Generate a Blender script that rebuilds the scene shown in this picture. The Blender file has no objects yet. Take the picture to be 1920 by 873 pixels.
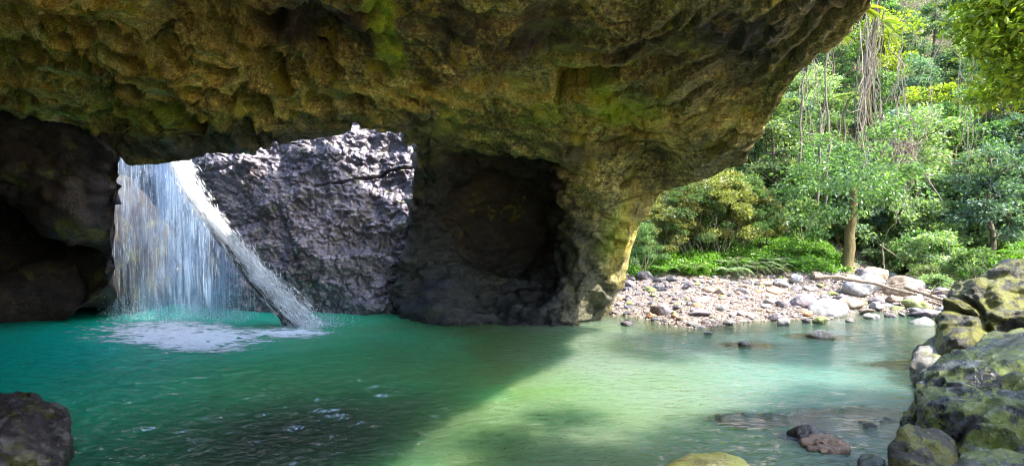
import bpy, math, random
import numpy as np
from mathutils import Vector
RNG = np.random.RandomState(7)
random.seed(7)
C = bpy.context.scene.collection
R = math.radians
F = 1067.0
CAM_Z = 4.0
CY = 436.5

def P(px, py, d):
    """photo pixel and distance -> world point, used to take measurements from the photograph"""
    return np.array([(px - 960) / F * d, d, CAM_Z + (CY - py) / F * d])

# ---------------------------------------------------------------- objects
def tag(o, label=None, cat=None, group=None, kind=None):
    if label: o['label'] = label
    if cat: o['category'] = cat
    if group: o['group'] = group
    if kind: o['kind'] = kind
    return o

def empty(name, loc=(0, 0, 0), rz=0.0):
    o = bpy.data.objects.new(name, None)
    C.objects.link(o)
    o.location = loc
    o.rotation_euler = (0, 0, rz)
    o.empty_display_size = 0.2
    return o

def link(name, me, parent=None, loc=None, rot=None, scale=None):
    o = bpy.data.objects.new(name, me)
    C.objects.link(o)
    if parent is not None: o.parent = parent
    if loc is not None: o.location = loc
    if rot is not None: o.rotation_euler = rot
    if scale is not None: o.scale = scale
    return o

def copy_tree(o, parent=None):
    c = o.copy()
    C.objects.link(c)
    if parent is not None: c.parent = parent
    for ch in list(o.children):
        copy_tree(ch, c)
    return c

def mesh(name, verts, faces, mat=None, smooth=True):
    """verts (n,3), faces (m,k) arrays of equal-sized polygons"""
    verts = np.asarray(verts, dtype=np.float32)
    faces = np.asarray(faces, dtype=np.int32)
    me = bpy.data.meshes.new(name)
    m, k = faces.shape
    me.vertices.add(len(verts)); me.vertices.foreach_set('co', verts.ravel())
    me.loops.add(m * k); me.loops.foreach_set('vertex_index', faces.ravel())
    me.polygons.add(m)
    me.polygons.foreach_set('loop_start', np.arange(0, m * k, k, dtype=np.int32))
    me.polygons.foreach_set('loop_total', np.full(m, k, dtype=np.int32))
    me.polygons.foreach_set('use_smooth', np.full(m, smooth, dtype=bool))
    me.update(calc_edges=True)
    if mat is not None: me.materials.append(mat)
    return me

def attr(me, name, vals):
    a = me.attributes.new(name, 'FLOAT', 'POINT')
    a.data.foreach_set('value', np.asarray(vals, dtype=np.float32).ravel())

def grid_faces(nu, nv, flip=False):
    i, j = np.meshgrid(np.arange(nu - 1), np.arange(nv - 1), indexing='ij')
    a = (i * nv + j).ravel()
    f = np.stack([a, a + nv, a + nv + 1, a + 1], 1)
    return f[:, ::-1] if flip else f

# ---------------------------------------------------------------- noise
def _hash(ix, iy, iz, seed=0):
    h = (ix * 374761393 + iy * 668265263 + iz * 2147483647 + seed * 1274126177) & 0xffffffff
    h = ((h ^ (h >> 13)) * 1274126177) & 0xffffffff
    h = (h ^ (h >> 16)) & 0xffffffff
    h = (h * 2246822519) & 0xffffffff
    return (h ^ (h >> 15)) & 0xffffffff

def vnoise(p, seed=0):
    p = np.asarray(p, dtype=np.float64)
    i = np.floor(p).astype(np.int64); f = p - i
    u = f * f * f * (f * (f * 6 - 15) + 10)
    r = 0
    for dx in (0, 1):
        wx = u[:, 0] if dx else 1 - u[:, 0]
        for dy in (0, 1):
            wy = u[:, 1] if dy else 1 - u[:, 1]
            for dz in (0, 1):
                wz = u[:, 2] if dz else 1 - u[:, 2]
                h = _hash(i[:, 0] + dx, i[:, 1] + dy, i[:, 2] + dz, seed)
                gx = (h & 1023) / 511.5 - 1; gy = ((h >> 10) & 1023) / 511.5 - 1; gz = ((h >> 20) & 1023) / 511.5 - 1
                r = r + wx * wy * wz * (gx * (f[:, 0] - dx) + gy * (f[:, 1] - dy) + gz * (f[:, 2] - dz))
    return r * 1.3

def fbm(p, octs=5, seed=0, gain=0.5, lac=2.03):
    p = np.asarray(p, dtype=np.float64)
    a, s, r = 1.0, 1.0, 0.0
    for o in range(octs):
        r = r + a * vnoise(p * s + 17.3 * o, seed + o)
        a *= gain; s *= lac
    return r

def ridged(p, octs=4, seed=0):
    a, s, r = 1.0, 1.0, 0.0
    for o in range(octs):
        r = r + a * (1 - 2 * np.abs(vnoise(p * s + 9.1 * o, seed + o)))
        a *= 0.5; s *= 2.1
    return r

def voro(p, seed=0):
    """F1, F2, cell random"""
    p = np.asarray(p, dtype=np.float64)
    i = np.floor(p).astype(np.int64)
    f1 = np.full(len(p), 9.0); f2 = np.full(len(p), 9.0); cid = np.zeros(len(p))
    for dx in (-1, 0, 1):
        for dy in (-1, 0, 1):
            for dz in (-1, 0, 1):
                c = i + np.array([dx, dy, dz])
                h = _hash(c[:, 0], c[:, 1], c[:, 2], seed)
                q = c + np.stack([(h & 1023) / 1023.0, ((h >> 10) & 1023) / 1023.0, ((h >> 20) & 1023) / 1023.0], 1)
                d = np.sqrt(((q - p) ** 2).sum(1))
                n = d < f1
                f2 = np.where(n, f1, np.minimum(f2, d))
                cid = np.where(n, (h & 4095) / 4095.0, cid)
                f1 = np.where(n, d, f1)
    return f1, f2, cid

def voro2(p, seed=0):
    """flat cell noise on x, y"""
    i = np.floor(p[:, :2]).astype(np.int64)
    f1 = np.full(len(p), 9.0); cid = np.zeros(len(p))
    for dx in (-1, 0, 1):
        for dy in (-1, 0, 1):
            c = i + np.array([dx, dy]); h = _hash(c[:, 0], c[:, 1], c[:, 0] * 0, seed)
            qx = c[:, 0] + 0.12 + 0.76 * (h & 1023) / 1023.0; qy = c[:, 1] + 0.12 + 0.76 * ((h >> 10) & 1023) / 1023.0
            d = np.sqrt((qx - p[:, 0]) ** 2 + (qy - p[:, 1]) ** 2)
            n = d < f1; cid = np.where(n, ((h >> 20) & 1023) / 1023.0, cid); f1 = np.where(n, d, f1)
    return f1, cid

def sstep(a, b, x):
    t = np.clip((x - a) / (b - a), 0, 1)
    return t * t * (3 - 2 * t)

class TPS:
    def __init__(s, pts, vals, reg=1e-3):
        s.p = np.asarray(pts, float) / 500.0
        n = len(s.p)
        d = np.sqrt(((s.p[:, None] - s.p[None]) ** 2).sum(2))
        K = s._u(d) + np.eye(n) * reg
        Q = np.hstack([np.ones((n, 1)), s.p])
        A = np.zeros((n + 3, n + 3)); A[:n, :n] = K; A[:n, n:] = Q; A[n:, :n] = Q.T
        b = np.zeros(n + 3); b[:n] = vals
        s.w = np.linalg.solve(A, b)
    @staticmethod
    def _u(d): return d * d * np.log(d + 1e-9)
    def __call__(s, pts):
        q = np.asarray(pts, float) / 500.0
        out = np.zeros(len(q))
        n = len(s.p)
        for k in range(n):
            out += s.w[k] * s._u(np.sqrt(((q - s.p[k]) ** 2).sum(1)))
        return out + s.w[n] + q @ s.w[n + 1:]

# ---------------------------------------------------------------- materials
class NT:
    def __init__(s, name):
        s.m = bpy.data.materials.new(name)
        s.m.use_nodes = True
        s.t = s.m.node_tree
        s.t.nodes.clear()
        s.out = s.t.nodes.new('ShaderNodeOutputMaterial')
        s._tc = None
    def n(s, typ, **kw):
        nd = s.t.nodes.new(typ)
        for k, v in kw.items(): setattr(nd, k, v)
        return nd
    def set(s, sock, v):
        if isinstance(v, bpy.types.NodeSocket): s.t.links.new(v, sock)
        elif v is not None:
            if hasattr(sock, 'default_value'):
                try: sock.default_value = v
                except Exception: sock.default_value = (*v, 1.0)
    def co(s, kind='Object'):
        if s._tc is None: s._tc = s.n('ShaderNodeTexCoord')
        return s._tc.outputs[kind]
    def geo(s): return s.n('ShaderNodeNewGeometry')
    def attr(s, name):
        return s.n('ShaderNodeAttribute', attribute_name=name).outputs['Fac']
    def map(s, vec, scale=(1, 1, 1), loc=(0, 0, 0), rot=(0, 0, 0)):
        m = s.n('ShaderNodeMapping'); s.set(m.inputs[0], vec)
        m.inputs['Scale'].default_value = scale; m.inputs['Location'].default_value = loc
        m.inputs['Rotation'].default_value = rot
        return m.outputs[0]
    def noise(s, vec, scale, detail=5, rough=0.55, dist=0.0):
        m = s.n('ShaderNodeTexNoise'); s.set(m.inputs['Vector'], vec)
        s.set(m.inputs['Scale'], scale); m.inputs['Detail'].default_value = detail
        m.inputs['Roughness'].default_value = rough; m.inputs['Distortion'].default_value = dist
        return m.outputs[0]
    def vor(s, vec, scale, feature='F1', out='Distance', rand=1.0):
        m = s.n('ShaderNodeTexVoronoi', feature=feature); s.set(m.inputs['Vector'], vec)
        s.set(m.inputs['Scale'], scale); m.inputs['Randomness'].default_value = rand
        return m.outputs[out]
    def ramp(s, fac, stops, interp='LINEAR'):
        m = s.n('ShaderNodeValToRGB'); s.set(m.inputs[0], fac)
        r = m.color_ramp; r.interpolation = interp
        while len(r.elements) < len(stops): r.elements.new(0.5)
        for e, (p, c) in zip(r.elements, stops):
            e.position = p; e.color = (*c, 1) if not isinstance(c, (int, float)) else (c, c, c, 1)
        return m.outputs[0]
    def mr(s, v, a, b, c=0.0, d=1.0, smooth=True):
        m = s.n('ShaderNodeMapRange'); s.set(m.inputs[0], v)
        m.interpolation_type = 'SMOOTHSTEP' if smooth else 'LINEAR'
        for i, x in enumerate((a, b, c, d)): m.inputs[i + 1].default_value = x
        return m.outputs[0]
    def math(s, op, a, b=None, c=None, clamp=False):
        m = s.n('ShaderNodeMath', operation=op, use_clamp=clamp)
        for i, x in enumerate((a, b, c)):
            if x is not None: s.set(m.inputs[i], x)
        return m.outputs[0]
    def mix(s, f, a, b, blend='MIX'):
        m = s.n('ShaderNodeMix', data_type='RGBA', blend_type=blend)
        s.set(m.inputs[0], f); s.set(m.inputs[6], a); s.set(m.inputs[7], b)
        return m.outputs[2]
    def bump(s, h, dist=0.1, strength=1.0, normal=None):
        m = s.n('ShaderNodeBump'); s.set(m.inputs['Height'], h)
        m.inputs['Distance'].default_value = dist; s.set(m.inputs['Strength'], strength)
        if normal is not None: s.set(m.inputs['Normal'], normal)
        return m.outputs[0]
    def bsdf(s, col, rough=0.8, normal=None, spec=0.5, alpha=None, coat=None):
        m = s.n('ShaderNodeBsdfPrincipled')
        s.set(m.inputs['Base Color'], col); s.set(m.inputs['Roughness'], rough)
        s.set(m.inputs['Specular IOR Level'], spec)
        if normal is not None: s.set(m.inputs['Normal'], normal)
        if alpha is not None: s.set(m.inputs['Alpha'], alpha)
        return m.outputs[0]
    def mixs(s, f, a, b):
        m = s.n('ShaderNodeMixShader'); s.set(m.inputs[0], f); s.set(m.inputs[1], a); s.set(m.inputs[2], b)
        return m.outputs[0]
    def done(s, sh, disp=None):
        s.t.links.new(sh, s.out.inputs['Surface'])
        return s.m

def rock_mat(name, cols, moss=None, moss_amt=0.5, scale=1.0, rough=(0.5, 0.85), bump=0.06,
             wet=0.0, use_attr=False, lichen=None, up_moss=0.0):
    t = NT(name)
    geo = t.geo()
    co = t.co('Object')
    big = t.noise(co, 0.55 * scale, 6, 0.6, 0.6)
    mid = t.noise(co, 2.3 * scale, 8, 0.65, 0.3)
    fine = t.noise(co, 11 * scale, 8, 0.7)
    v = t.vor(t.map(co, (1, 1, 1.4)), 2.6 * scale, 'F1')
    k = len(cols)
    f = t.math('ADD', t.math('MULTIPLY', big, 0.55), t.math('MULTIPLY', mid, 0.45))
    col = t.ramp(f, [(0.38 + 0.26 * i / (k - 1), c) for i, c in enumerate(cols)])
    spk = t.ramp(fine, [(0.34, 0.40), (0.5, 1.0), (0.66, 1.7)])
    col = t.mix(1.0, col, spk, 'MULTIPLY')
    vf = t.noise(co, 34 * scale, 4, 0.7)
    if use_attr:
        # weathered beds: long thin bands of darker and lighter rock
        bed = t.noise(t.map(co, (0.5, 0.9, 5.0), rot=(0.25, 0.1, 0.3)), 1.0, 9, 0.75, 0.5)
        col = t.mix(1.0, col, t.ramp(bed, [(0.36, 0.42), (0.5, 1.0), (0.62, 1.5)]), 'MULTIPLY')
        ochre = t.attr('ochre'); wet_and_shade = t.attr('wet'); ms = t.attr('moss'); dk = t.attr('iron_and_shade')
        oc = t.ramp(mid, [(0.36, (0.34, 0.20, 0.04)), (0.5, (0.66, 0.50, 0.085)), (0.64, (0.78, 0.68, 0.24))])
        col = t.mix(t.math('MULTIPLY', ochre, t.mr(big, 0.25, 0.6), clamp=True), col, oc)
        col = t.mix(0.8, col, t.mix(1.0, col, t.ramp(fine, [(0.36, 0.55), (0.5, 1.0), (0.64, 1.4)]), 'MULTIPLY'))
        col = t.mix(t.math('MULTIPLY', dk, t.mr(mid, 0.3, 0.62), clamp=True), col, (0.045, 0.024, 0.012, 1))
    if lichen:
        l = t.mr(t.noise(co, 2.3 * scale, 10, 0.75, 0.8), 0.53, 0.56)
        col = t.mix(t.math('MULTIPLY', l, 0.85), col, (*lichen, 1))
    if moss:
        mm = t.mr(t.noise(t.map(co, loc=(7, 3, 1)), 1.1 * scale, 9, 0.66, 0.4), 0.65 - 0.3 * moss_amt, 0.69 - 0.3 * moss_amt)
        if up_moss:
            sx = t.n('ShaderNodeSeparateXYZ'); t.set(sx.inputs[0], geo.outputs['Normal'])
            mm = t.math('MULTIPLY', mm, t.mr(sx.outputs[2], -0.4, 0.5, 1 - up_moss, 1.0))
        mc = t.mix(fine, (moss[0] * 0.45, moss[1] * 0.45, moss[2] * 0.45, 1), (moss[0] * 1.5, moss[1] * 1.5, moss[2] * 1.5, 1))
        col = t.mix(mm, col, mc)
    if use_attr:
        mc = t.mix(fine, (0.18, 0.26, 0.01, 1), (0.60, 0.72, 0.04, 1))
        col = t.mix(t.math('MULTIPLY', ms, t.mr(mid, 0.2, 0.5), clamp=True), col, mc)
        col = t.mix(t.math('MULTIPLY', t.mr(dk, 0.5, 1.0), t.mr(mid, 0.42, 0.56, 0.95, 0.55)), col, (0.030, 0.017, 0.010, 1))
        col = t.mix(t.math('MULTIPLY', wet_and_shade, 0.80), col, (0.028, 0.032, 0.034, 1))
    h = t.math('ADD', t.math('MULTIPLY', mid, 0.7), t.math('ADD', t.math('MULTIPLY', fine, 0.3), t.math('MULTIPLY', vf, 0.10)))
    h = t.math('ADD', h, t.math('MULTIPLY', v, 0.35))
    if use_attr: h = t.math('ADD', h, t.math('MULTIPLY', bed, 0.5))
    nrm = t.bump(h, bump, 1.0)
    rg = t.mr(t.noise(co, 1.7 * scale, 6, 0.7), 0.35, 0.65, rough[0], rough[1])
    if use_attr:
        rg = t.math('SUBTRACT', rg, t.math('MULTIPLY', wet_and_shade, 0.42))
        rg = t.math('MAXIMUM', rg, 0.16)
    col = t.mix(1.0, col, t.ramp(vf, [(0.36, 0.55), (0.5, 1.0), (0.64, 1.5)]), 'MULTIPLY')
    # dark, damp tide line just above the water (world height)
    sp = t.n('ShaderNodeSeparateXYZ'); t.set(sp.inputs[0], geo.outputs['Position'])
    zz = t.math('ADD', sp.outputs[2], t.math('MULTIPLY', mid, -0.35))
    dampf = t.mr(zz, -0.12, 0.12, 1.0, 0.0)
    col = t.mix(t.math('MULTIPLY', dampf, 0.7), col, t.mix(1.0, col, (0.25, 0.24, 0.22, 1), 'MULTIPLY'))
    return t.done(t.bsdf(col, rg, nrm, 0.5 + wet))
# ================================================================ THE PLACE
POOL = np.array([(-34, 42), (-20, 43), (-12, 42), (-4, 40), (3, 34), (4.2, 28.2), (5.3, 27.8), (6.2, 27.2), (6.7, 25.2),
                 (7.7, 24.0), (8.8, 24.7), (10.5, 25.8), (12.7, 26.3), (15.0, 26.6), (16.7, 28.6), (18, 29.8), (20.0, 28.6), (20.6, 26.6), (18, 23.5), (14.5, 19.5),
                 (12.0, 16), (9.6, 12.7), (7.6, 10.4), (5.5, 8.2), (2, 6.8), (-5, 7.2), (-9.5, 8.2), (-15, 9), (-34, 12)], float)

def pool_sdf(x, y):
    """signed distance to the shore, negative over the pool"""
    q = np.stack([x, y], 1)
    n = len(POOL)
    best = np.full(len(q), 1e9); inside = np.zeros(len(q), bool)
    for k in range(n):
        a, b = POOL[k], POOL[(k + 1) % n]
        e = b - a; w = q - a
        t = np.clip((w @ e) / (e @ e), 0, 1)
        best = np.minimum(best, np.sqrt(((w - t[:, None] * e) ** 2).sum(1)))
        c = ((a[1] <= q[:, 1]) & (b[1] > q[:, 1])) | ((b[1] <= q[:, 1]) & (a[1] > q[:, 1]))
        with np.errstate(divide='ignore', invalid='ignore'):
            xi = a[0] + (q[:, 1] - a[1]) / (b[1] - a[1]) * e[0]
        inside ^= c & (q[:, 0] < xi)
    return np.where(inside, -best, best)

def H(x, y):
    x = np.atleast_1d(np.asarray(x, float)).ravel(); y = np.atleast_1d(np.asarray(y, float)).ravel()
    s = pool_sdf(x, y)
    p3 = np.stack([x, y, np.zeros_like(x)], 1)
    wob = fbm(p3 * 0.5, 4, 3) * 0.25
    beach = sstep(1, 6, x) * sstep(19, 24, y)
    slope_in = 0.8 * (1 - beach) + 0.15 * beach
    zin = -np.minimum(2.6, -np.minimum(s, 0) * slope_in - 0.0 + np.maximum(-s - 5, 0) * 0.35 * beach)
    # banks: gravel rising to a grassy shelf, flatter up the creek on the far right
    far = sstep(17, 26, x)
    rise = np.minimum(np.maximum(s, 0) * (0.15 * (1 - far) + 0.045 * far), 1.25 * (1 - far) + 0.75 * far)
    green = sstep(33, 44, y + 0.12 * x) * 1.6 * (1 - sstep(20, 26, x)) * sstep(2, 5, x)
    hill = np.maximum(y - 45 - 2.5 * np.sin(x * 0.21), 0) * 0.66 * sstep(2, 9, x)
    side = np.maximum(x - 35 - 0.15 * y, 0) * 0.7 * sstep(5, 20, y)
    hill = np.minimum(np.maximum(hill, side) + 0.3 * np.minimum(hill, side), 55)
    blocking_cliff = np.clip((-1.0 * y - 2 - x) / 4, 0, 1) * 13 * sstep(-12, -4, y) * sstep(27, 24, y)  # rise left of the view, added to block low sky light
    near = sstep(18, 2, y) * 1.0 * sstep(0, 5, s)
    out = rise + green + hill + near + wob * sstep(0.5, 4, s) * (1 + 2.0 * sstep(3, 12, hill))
    return np.where((s < 0) & (blocking_cliff < .01), zin + 0.0, np.where(blocking_cliff > .01, blocking_cliff + np.where(s < 0, zin, out), out))

# submerged rocks are known to the water's murk, so list them here: x, y, radius x, radius y
SUNK = [(P(1620, 790, 12.1)[0], 12.1, 1.35, 0.75), (P(1415, 790, 12.2)[0], 12.2, 0.75, 0.42), (P(1515, 820, 11.2)[0], 11.2, 0.45, 0.35),
        (P(1700, 685, 17.2)[0], 17.2, 0.9, 0.5), (P(1535, 632, 22.0)[0], 22.0, 0.9, 0.7), (P(1400, 648, 20.3)[0], 20.3, 0.7, 0.5)]

def build_ground():
    xs = np.concatenate([np.linspace(-90, -25, 60), np.linspace(-24.6, 50, 340), np.linspace(50.6, 150, 120)])
    ys = np.concatenate([np.linspace(-90, 0, 60), np.linspace(0.5, 60, 260), np.linspace(60.7, 140, 90)])
    X, Y = np.meshgrid(xs, ys, indexing='ij')
    Z = H(X, Y)
    v = np.stack([X.ravel(), Y.ravel(), Z], 1)
    t = NT('earth_and_leaf_litter')
    co = t.co('Object')
    a = t.noise(co, 0.7, 8, 0.65, 0.5); b = t.noise(co, 9, 8, 0.7); v2 = t.vor(co, 5.5, 'F1', 'Color')
    col = t.ramp(a, [(0.3, (0.045, 0.032, 0.018)), (0.5, (0.11, 0.075, 0.042)), (0.7, (0.17, 0.125, 0.075))])
    col = t.mix(0.45, col, t.mix(1.0, col, v2, 'MULTIPLY'))
    gv = t.attr('gravel')
    pv = t.vor(co, 9.0, 'F1', 'Color'); pd = t.vor(co, 9.0, 'F1', 'Distance')
    sep = t.n('ShaderNodeSeparateColor'); t.set(sep.inputs[0], pv)
    gcol = t.ramp(sep.outputs[0], [(0.0, (0.10, 0.07, 0.057)), (0.35, (0.19, 0.14, 0.112)), (0.7, (0.27, 0.215, 0.18)), (1.0, (0.15, 0.14, 0.137))])
    col = t.mix(gv, col, gcol)
    bed = t.attr('bed')
    col = t.mix(bed, col, t.mix(b, (0.05, 0.06, 0.03, 1), (0.26, 0.18, 0.09, 1)))
    h = t.math('ADD', t.math('MULTIPLY', a, 0.8), t.math('ADD', t.math('MULTIPLY', b, 0.35), t.math('MULTIPLY', pd, -0.5)))
    m = t.done(t.bsdf(col, 0.85, t.bump(h, 0.12, 1.0), 0.3))
    me = mesh('ground', v, grid_faces(len(xs), len(ys)), m)
    s = pool_sdf(v[:, 0], v[:, 1])
    g = sstep(-1.0, 0.3, s) * sstep(1, 4, v[:, 0]) * sstep(19, 23, v[:, 1]) * (1 - sstep(6.5, 9.5, s + 1.5 * fbm(v * 0.4, 3, 9)) * (1 - sstep(16, 22, v[:, 0]))) * (1 - sstep(44, 48, v[:, 1]))
    g = np.maximum(g, sstep(9, 5, v[:, 1]) * sstep(-40, -20, v[:, 1]) * (s > 0.3) * 0.9)  # pale bank out of view, added to bounce sunlight up to the roof
    attr(me, 'gravel', g)  # real gravel plus the added pale bank out of view
    attr(me, 'bed', sstep(0.1, -0.6, v[:, 2]))
    tag(link('ground', me), 'brown earth and pale gravel ground rising from the pool', kind='structure')

def build_water():
    xs = np.concatenate([np.linspace(-36, -16, 60), np.linspace(-15.9, 9, 330), np.linspace(9.2, 34, 110)]); ys = np.concatenate([np.linspace(4, 27, 340), np.linspace(27.15, 44, 80)])
    X, Y = np.meshgrid(xs, ys, indexing='ij')
    x, y = X.ravel(), Y.ravel()
    # thin closed body: top sheet only where visible, standing at level 0
    v = np.stack([x, y, np.zeros_like(x)], 1)
    depth = np.maximum(-H(x, y), 0)
    for (cx, cy, rx, ry) in SUNK:
        q = ((x - cx) / rx) ** 2 + ((y - cy) / ry) ** 2
        n = 0.35 * fbm(v * 1.6, 3, 5)
        depth = np.minimum(depth, 0.02 + 1.4 * np.maximum(np.sqrt(q) - 1.05 + n, 0))
    murk = 1 - np.exp(-1.7 * depth)
    t = NT('pool_water')
    co = t.co('Object')
    sx = t.n('ShaderNodeSeparateXYZ'); t.set(sx.inputs[0], co)
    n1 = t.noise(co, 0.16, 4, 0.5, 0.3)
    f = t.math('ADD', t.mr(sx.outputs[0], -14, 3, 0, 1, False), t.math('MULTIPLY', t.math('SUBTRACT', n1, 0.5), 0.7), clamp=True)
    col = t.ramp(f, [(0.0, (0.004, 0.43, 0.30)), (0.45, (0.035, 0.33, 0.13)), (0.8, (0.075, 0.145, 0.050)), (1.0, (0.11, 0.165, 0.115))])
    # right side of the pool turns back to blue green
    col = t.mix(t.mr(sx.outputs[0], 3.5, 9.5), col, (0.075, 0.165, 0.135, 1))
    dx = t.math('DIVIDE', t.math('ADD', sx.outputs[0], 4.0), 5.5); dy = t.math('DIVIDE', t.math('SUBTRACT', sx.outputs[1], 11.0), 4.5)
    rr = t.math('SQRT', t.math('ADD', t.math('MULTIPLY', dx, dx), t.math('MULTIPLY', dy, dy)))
    col = t.mix(t.mr(t.math('ADD', rr, t.math('MULTIPLY', n1, 0.8)), 1.6, 0.5), col, (0.018, 0.042, 0.024, 1))  # dark olive blob paints the sunless near water into the body colour
    # ripples: short waves stretched across the view, choppier towards the fall
    w1 = t.noise(t.map(co, (1.0, 2.0, 1), rot=(0, 0, 0.35)), 1.5, 5, 0.55, 0.6)
    w2 = t.noise(t.map(co, (1.0, 1.9, 1), rot=(0, 0, -0.2)), 5.5, 4, 0.55, 0.4)
    chop = t.attr('chop')
    h = t.math('ADD', t.math('MULTIPLY', w1, 0.75), t.math('MULTIPLY', w2, 0.33))
    nrm = t.bump(h, 0.9, chop)
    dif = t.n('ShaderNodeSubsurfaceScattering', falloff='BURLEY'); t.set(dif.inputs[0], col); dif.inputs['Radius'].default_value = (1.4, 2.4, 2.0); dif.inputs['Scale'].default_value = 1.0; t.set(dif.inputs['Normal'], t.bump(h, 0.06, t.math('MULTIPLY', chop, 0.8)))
    tr = t.n('ShaderNodeBsdfTransparent'); t.set(tr.inputs[0], (0.72, 0.86, 0.72, 1))
    body = t.mixs(t.attr('murk'), tr.outputs[0], dif.outputs[0])
    gl = t.n('ShaderNodeBsdfGlossy'); t.set(gl.inputs['Roughness'], 0.05); t.set(gl.inputs['Normal'], nrm); t.set(gl.inputs[0], (1, 1, 1, 1))
    fr = t.n('ShaderNodeFresnel'); t.set(fr.inputs['IOR'], 1.33); t.set(fr.inputs['Normal'], nrm)
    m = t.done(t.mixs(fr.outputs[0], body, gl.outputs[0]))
    fx, fy = P(400, 620, 24)[:2]
    dd = np.sqrt((x - fx) ** 2 + (y - fy) ** 2)
    chopv = np.clip(0.20 + 0.35 * np.exp(-(dd / 9) ** 2) + 0.80 * np.exp(-((x + 5) / 7.0) ** 2 - ((y - 12.5) / 7.5) ** 2) - 0.08 * sstep(4, 9, x), 0, 1)
    wv = v + 0.25 * np.stack([fbm(v * 0.6, 2, 400)] * 3, 1)
    v[:, 2] += (0.075 * fbm(wv * np.array([1.5, 2.6, 1]), 3, 401) + 0.036 * fbm(wv * np.array([3.6, 5.5, 1]), 2, 402)) * chopv * sstep(0.0, 0.35, depth)
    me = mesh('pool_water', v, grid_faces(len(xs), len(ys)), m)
    attr(me, 'murk', murk)
    attr(me, 'chop', chopv)
    tag(link('pool_water', me), 'emerald green pool water filling the cave', kind='structure')

# ---------------------------------------------------------------- cave shell sheets
def edge_sheet(edge, fit, nu, n_off, n_on, y_split, skirt, disp, name, mat, attrs=None, n_sk=14):
    """A rock surface between a far row of points and a lower edge, continued past the edge by a curved back face."""
    e = np.array([r[:4] for r in edge], float)
    sk = np.array([r[4:7] for r in edge], float)
    seg = np.sqrt((np.diff(e[:, 0]) ** 2 + np.diff(e[:, 1]) ** 2)) + 0.3 * np.abs(np.diff(e[:, 2]))
    cum = np.concatenate([[0], np.cumsum(seg)])
    u = np.linspace(0, cum[-1], nu)
    bx, by, tx, ty = [np.interp(u, cum, e[:, k]) for k in range(4)]
    ks = np.exp(-np.linspace(-2, 2, 7) ** 2); ks /= ks.sum()
    sm = lambda a: np.convolve(np.pad(a, 3, mode='edge'), ks, 'valid')
    bx, by = sm(bx), sm(by)
    S = np.stack([np.interp(u, cum, sk[:, k]) for k in range(3)], 1)
    for k in range(3):
        for _ in range(3): S[:, k] = sm(S[:, k])
    t0 = np.clip((y_split - ty) / (by - ty), 0.0, 0.9)
    if n_off:
        T = np.concatenate([np.linspace(0, 1, n_off, endpoint=False)[None] * t0[:, None],
                            t0[:, None] + (1 - t0)[:, None] * np.linspace(0, 1, n_on)[None]], 1)
    else:
        T = np.repeat(np.linspace(0, 1, n_on)[None], nu, 0)
    PX = tx[:, None] + (bx - tx)[:, None] * T
    PY = ty[:, None] + (by - ty)[:, None] * T
    w = fit(np.stack([PX.ravel(), PY.ravel()], 1))
    d = 1 / np.clip(w, 1 / 60.0, 1 / 4.0)
    W = np.stack([(PX.ravel() - 960) / F * d, d, CAM_Z + (CY - PY.ravel()) / F * d], 1).reshape(nu, -1, 3)
    s = np.linspace(0, 1, n_sk + 1)[1:]
    base = W[:, -1, :]
    ext = base[:, None, :] + S[:, None, :] * np.stack([s ** 0.9, s, s ** 1.0], 1)[None]
    A = np.concatenate([W, ext], 1)
    nb = 10 if n_off else 0
    if nb:
        k = np.arange(nb, 0, -1)[None, :, None]
        A = np.concatenate([W[:, :1] + k * np.array([0, -0.8, 0.12])[None, None], A], 1)
    PXA = np.concatenate([np.repeat(PX[:, :1], nb, 1), PX, np.repeat(PX[:, -1:], n_sk, 1)], 1); PYA = np.concatenate([np.repeat(PY[:, :1], nb, 1), PY, np.repeat(PY[:, -1:], n_sk, 1)], 1)
    nv = A.shape[1]
    def normals(A):
        du = np.gradient(A, axis=0); dv = np.gradient(A, axis=1)
        N = np.cross(du, dv)
        return N / (np.linalg.norm(N, axis=2, keepdims=True) + 1e-9)
    N = normals(A)
    view = A - np.array([0, 0, CAM_Z])
    if (N[:, nv // 2] * view[:, nv // 2]).sum() > 0: N = -N
    for _ in range(6):
        N[1:-1] = (N[:-2] + N[1:-1] * 2 + N[2:]) / 4; N[:, 1:-1] = (N[:, :-2] + N[:, 1:-1] * 2 + N[:, 2:]) / 4
    N /= (np.linalg.norm(N, axis=2, keepdims=True) + 1e-9)
    Pt = A.reshape(-1, 3); px = PXA.ravel(); py = PYA.ravel()
    elen = np.sqrt((bx - tx) ** 2 + (by - ty) ** 2)
    ED = np.concatenate([np.zeros((nu, nb)), (1 - T) * elen[:, None], np.repeat(np.zeros((nu, 1)), n_sk, 1)], 1).ravel()
    D = disp(Pt, px, py, ED)
    Q = Pt + N.reshape(-1, 3) * D[:, None]
    me = mesh(name, Q, grid_faces(nu, nv), mat)
    if attrs:
        for k, f in attrs.items(): attr(me, k, np.clip(f(Q, px, py), 0, 1))
    return me

def blob(px, py, cx, cy, rx, ry, rot=0.0):
    dx, dy = px - cx, py - cy
    c, s = math.cos(rot), math.sin(rot)
    return np.exp(-(((dx * c + dy * s) / rx) ** 2 + ((-dx * s + dy * c) / ry) ** 2))

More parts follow.
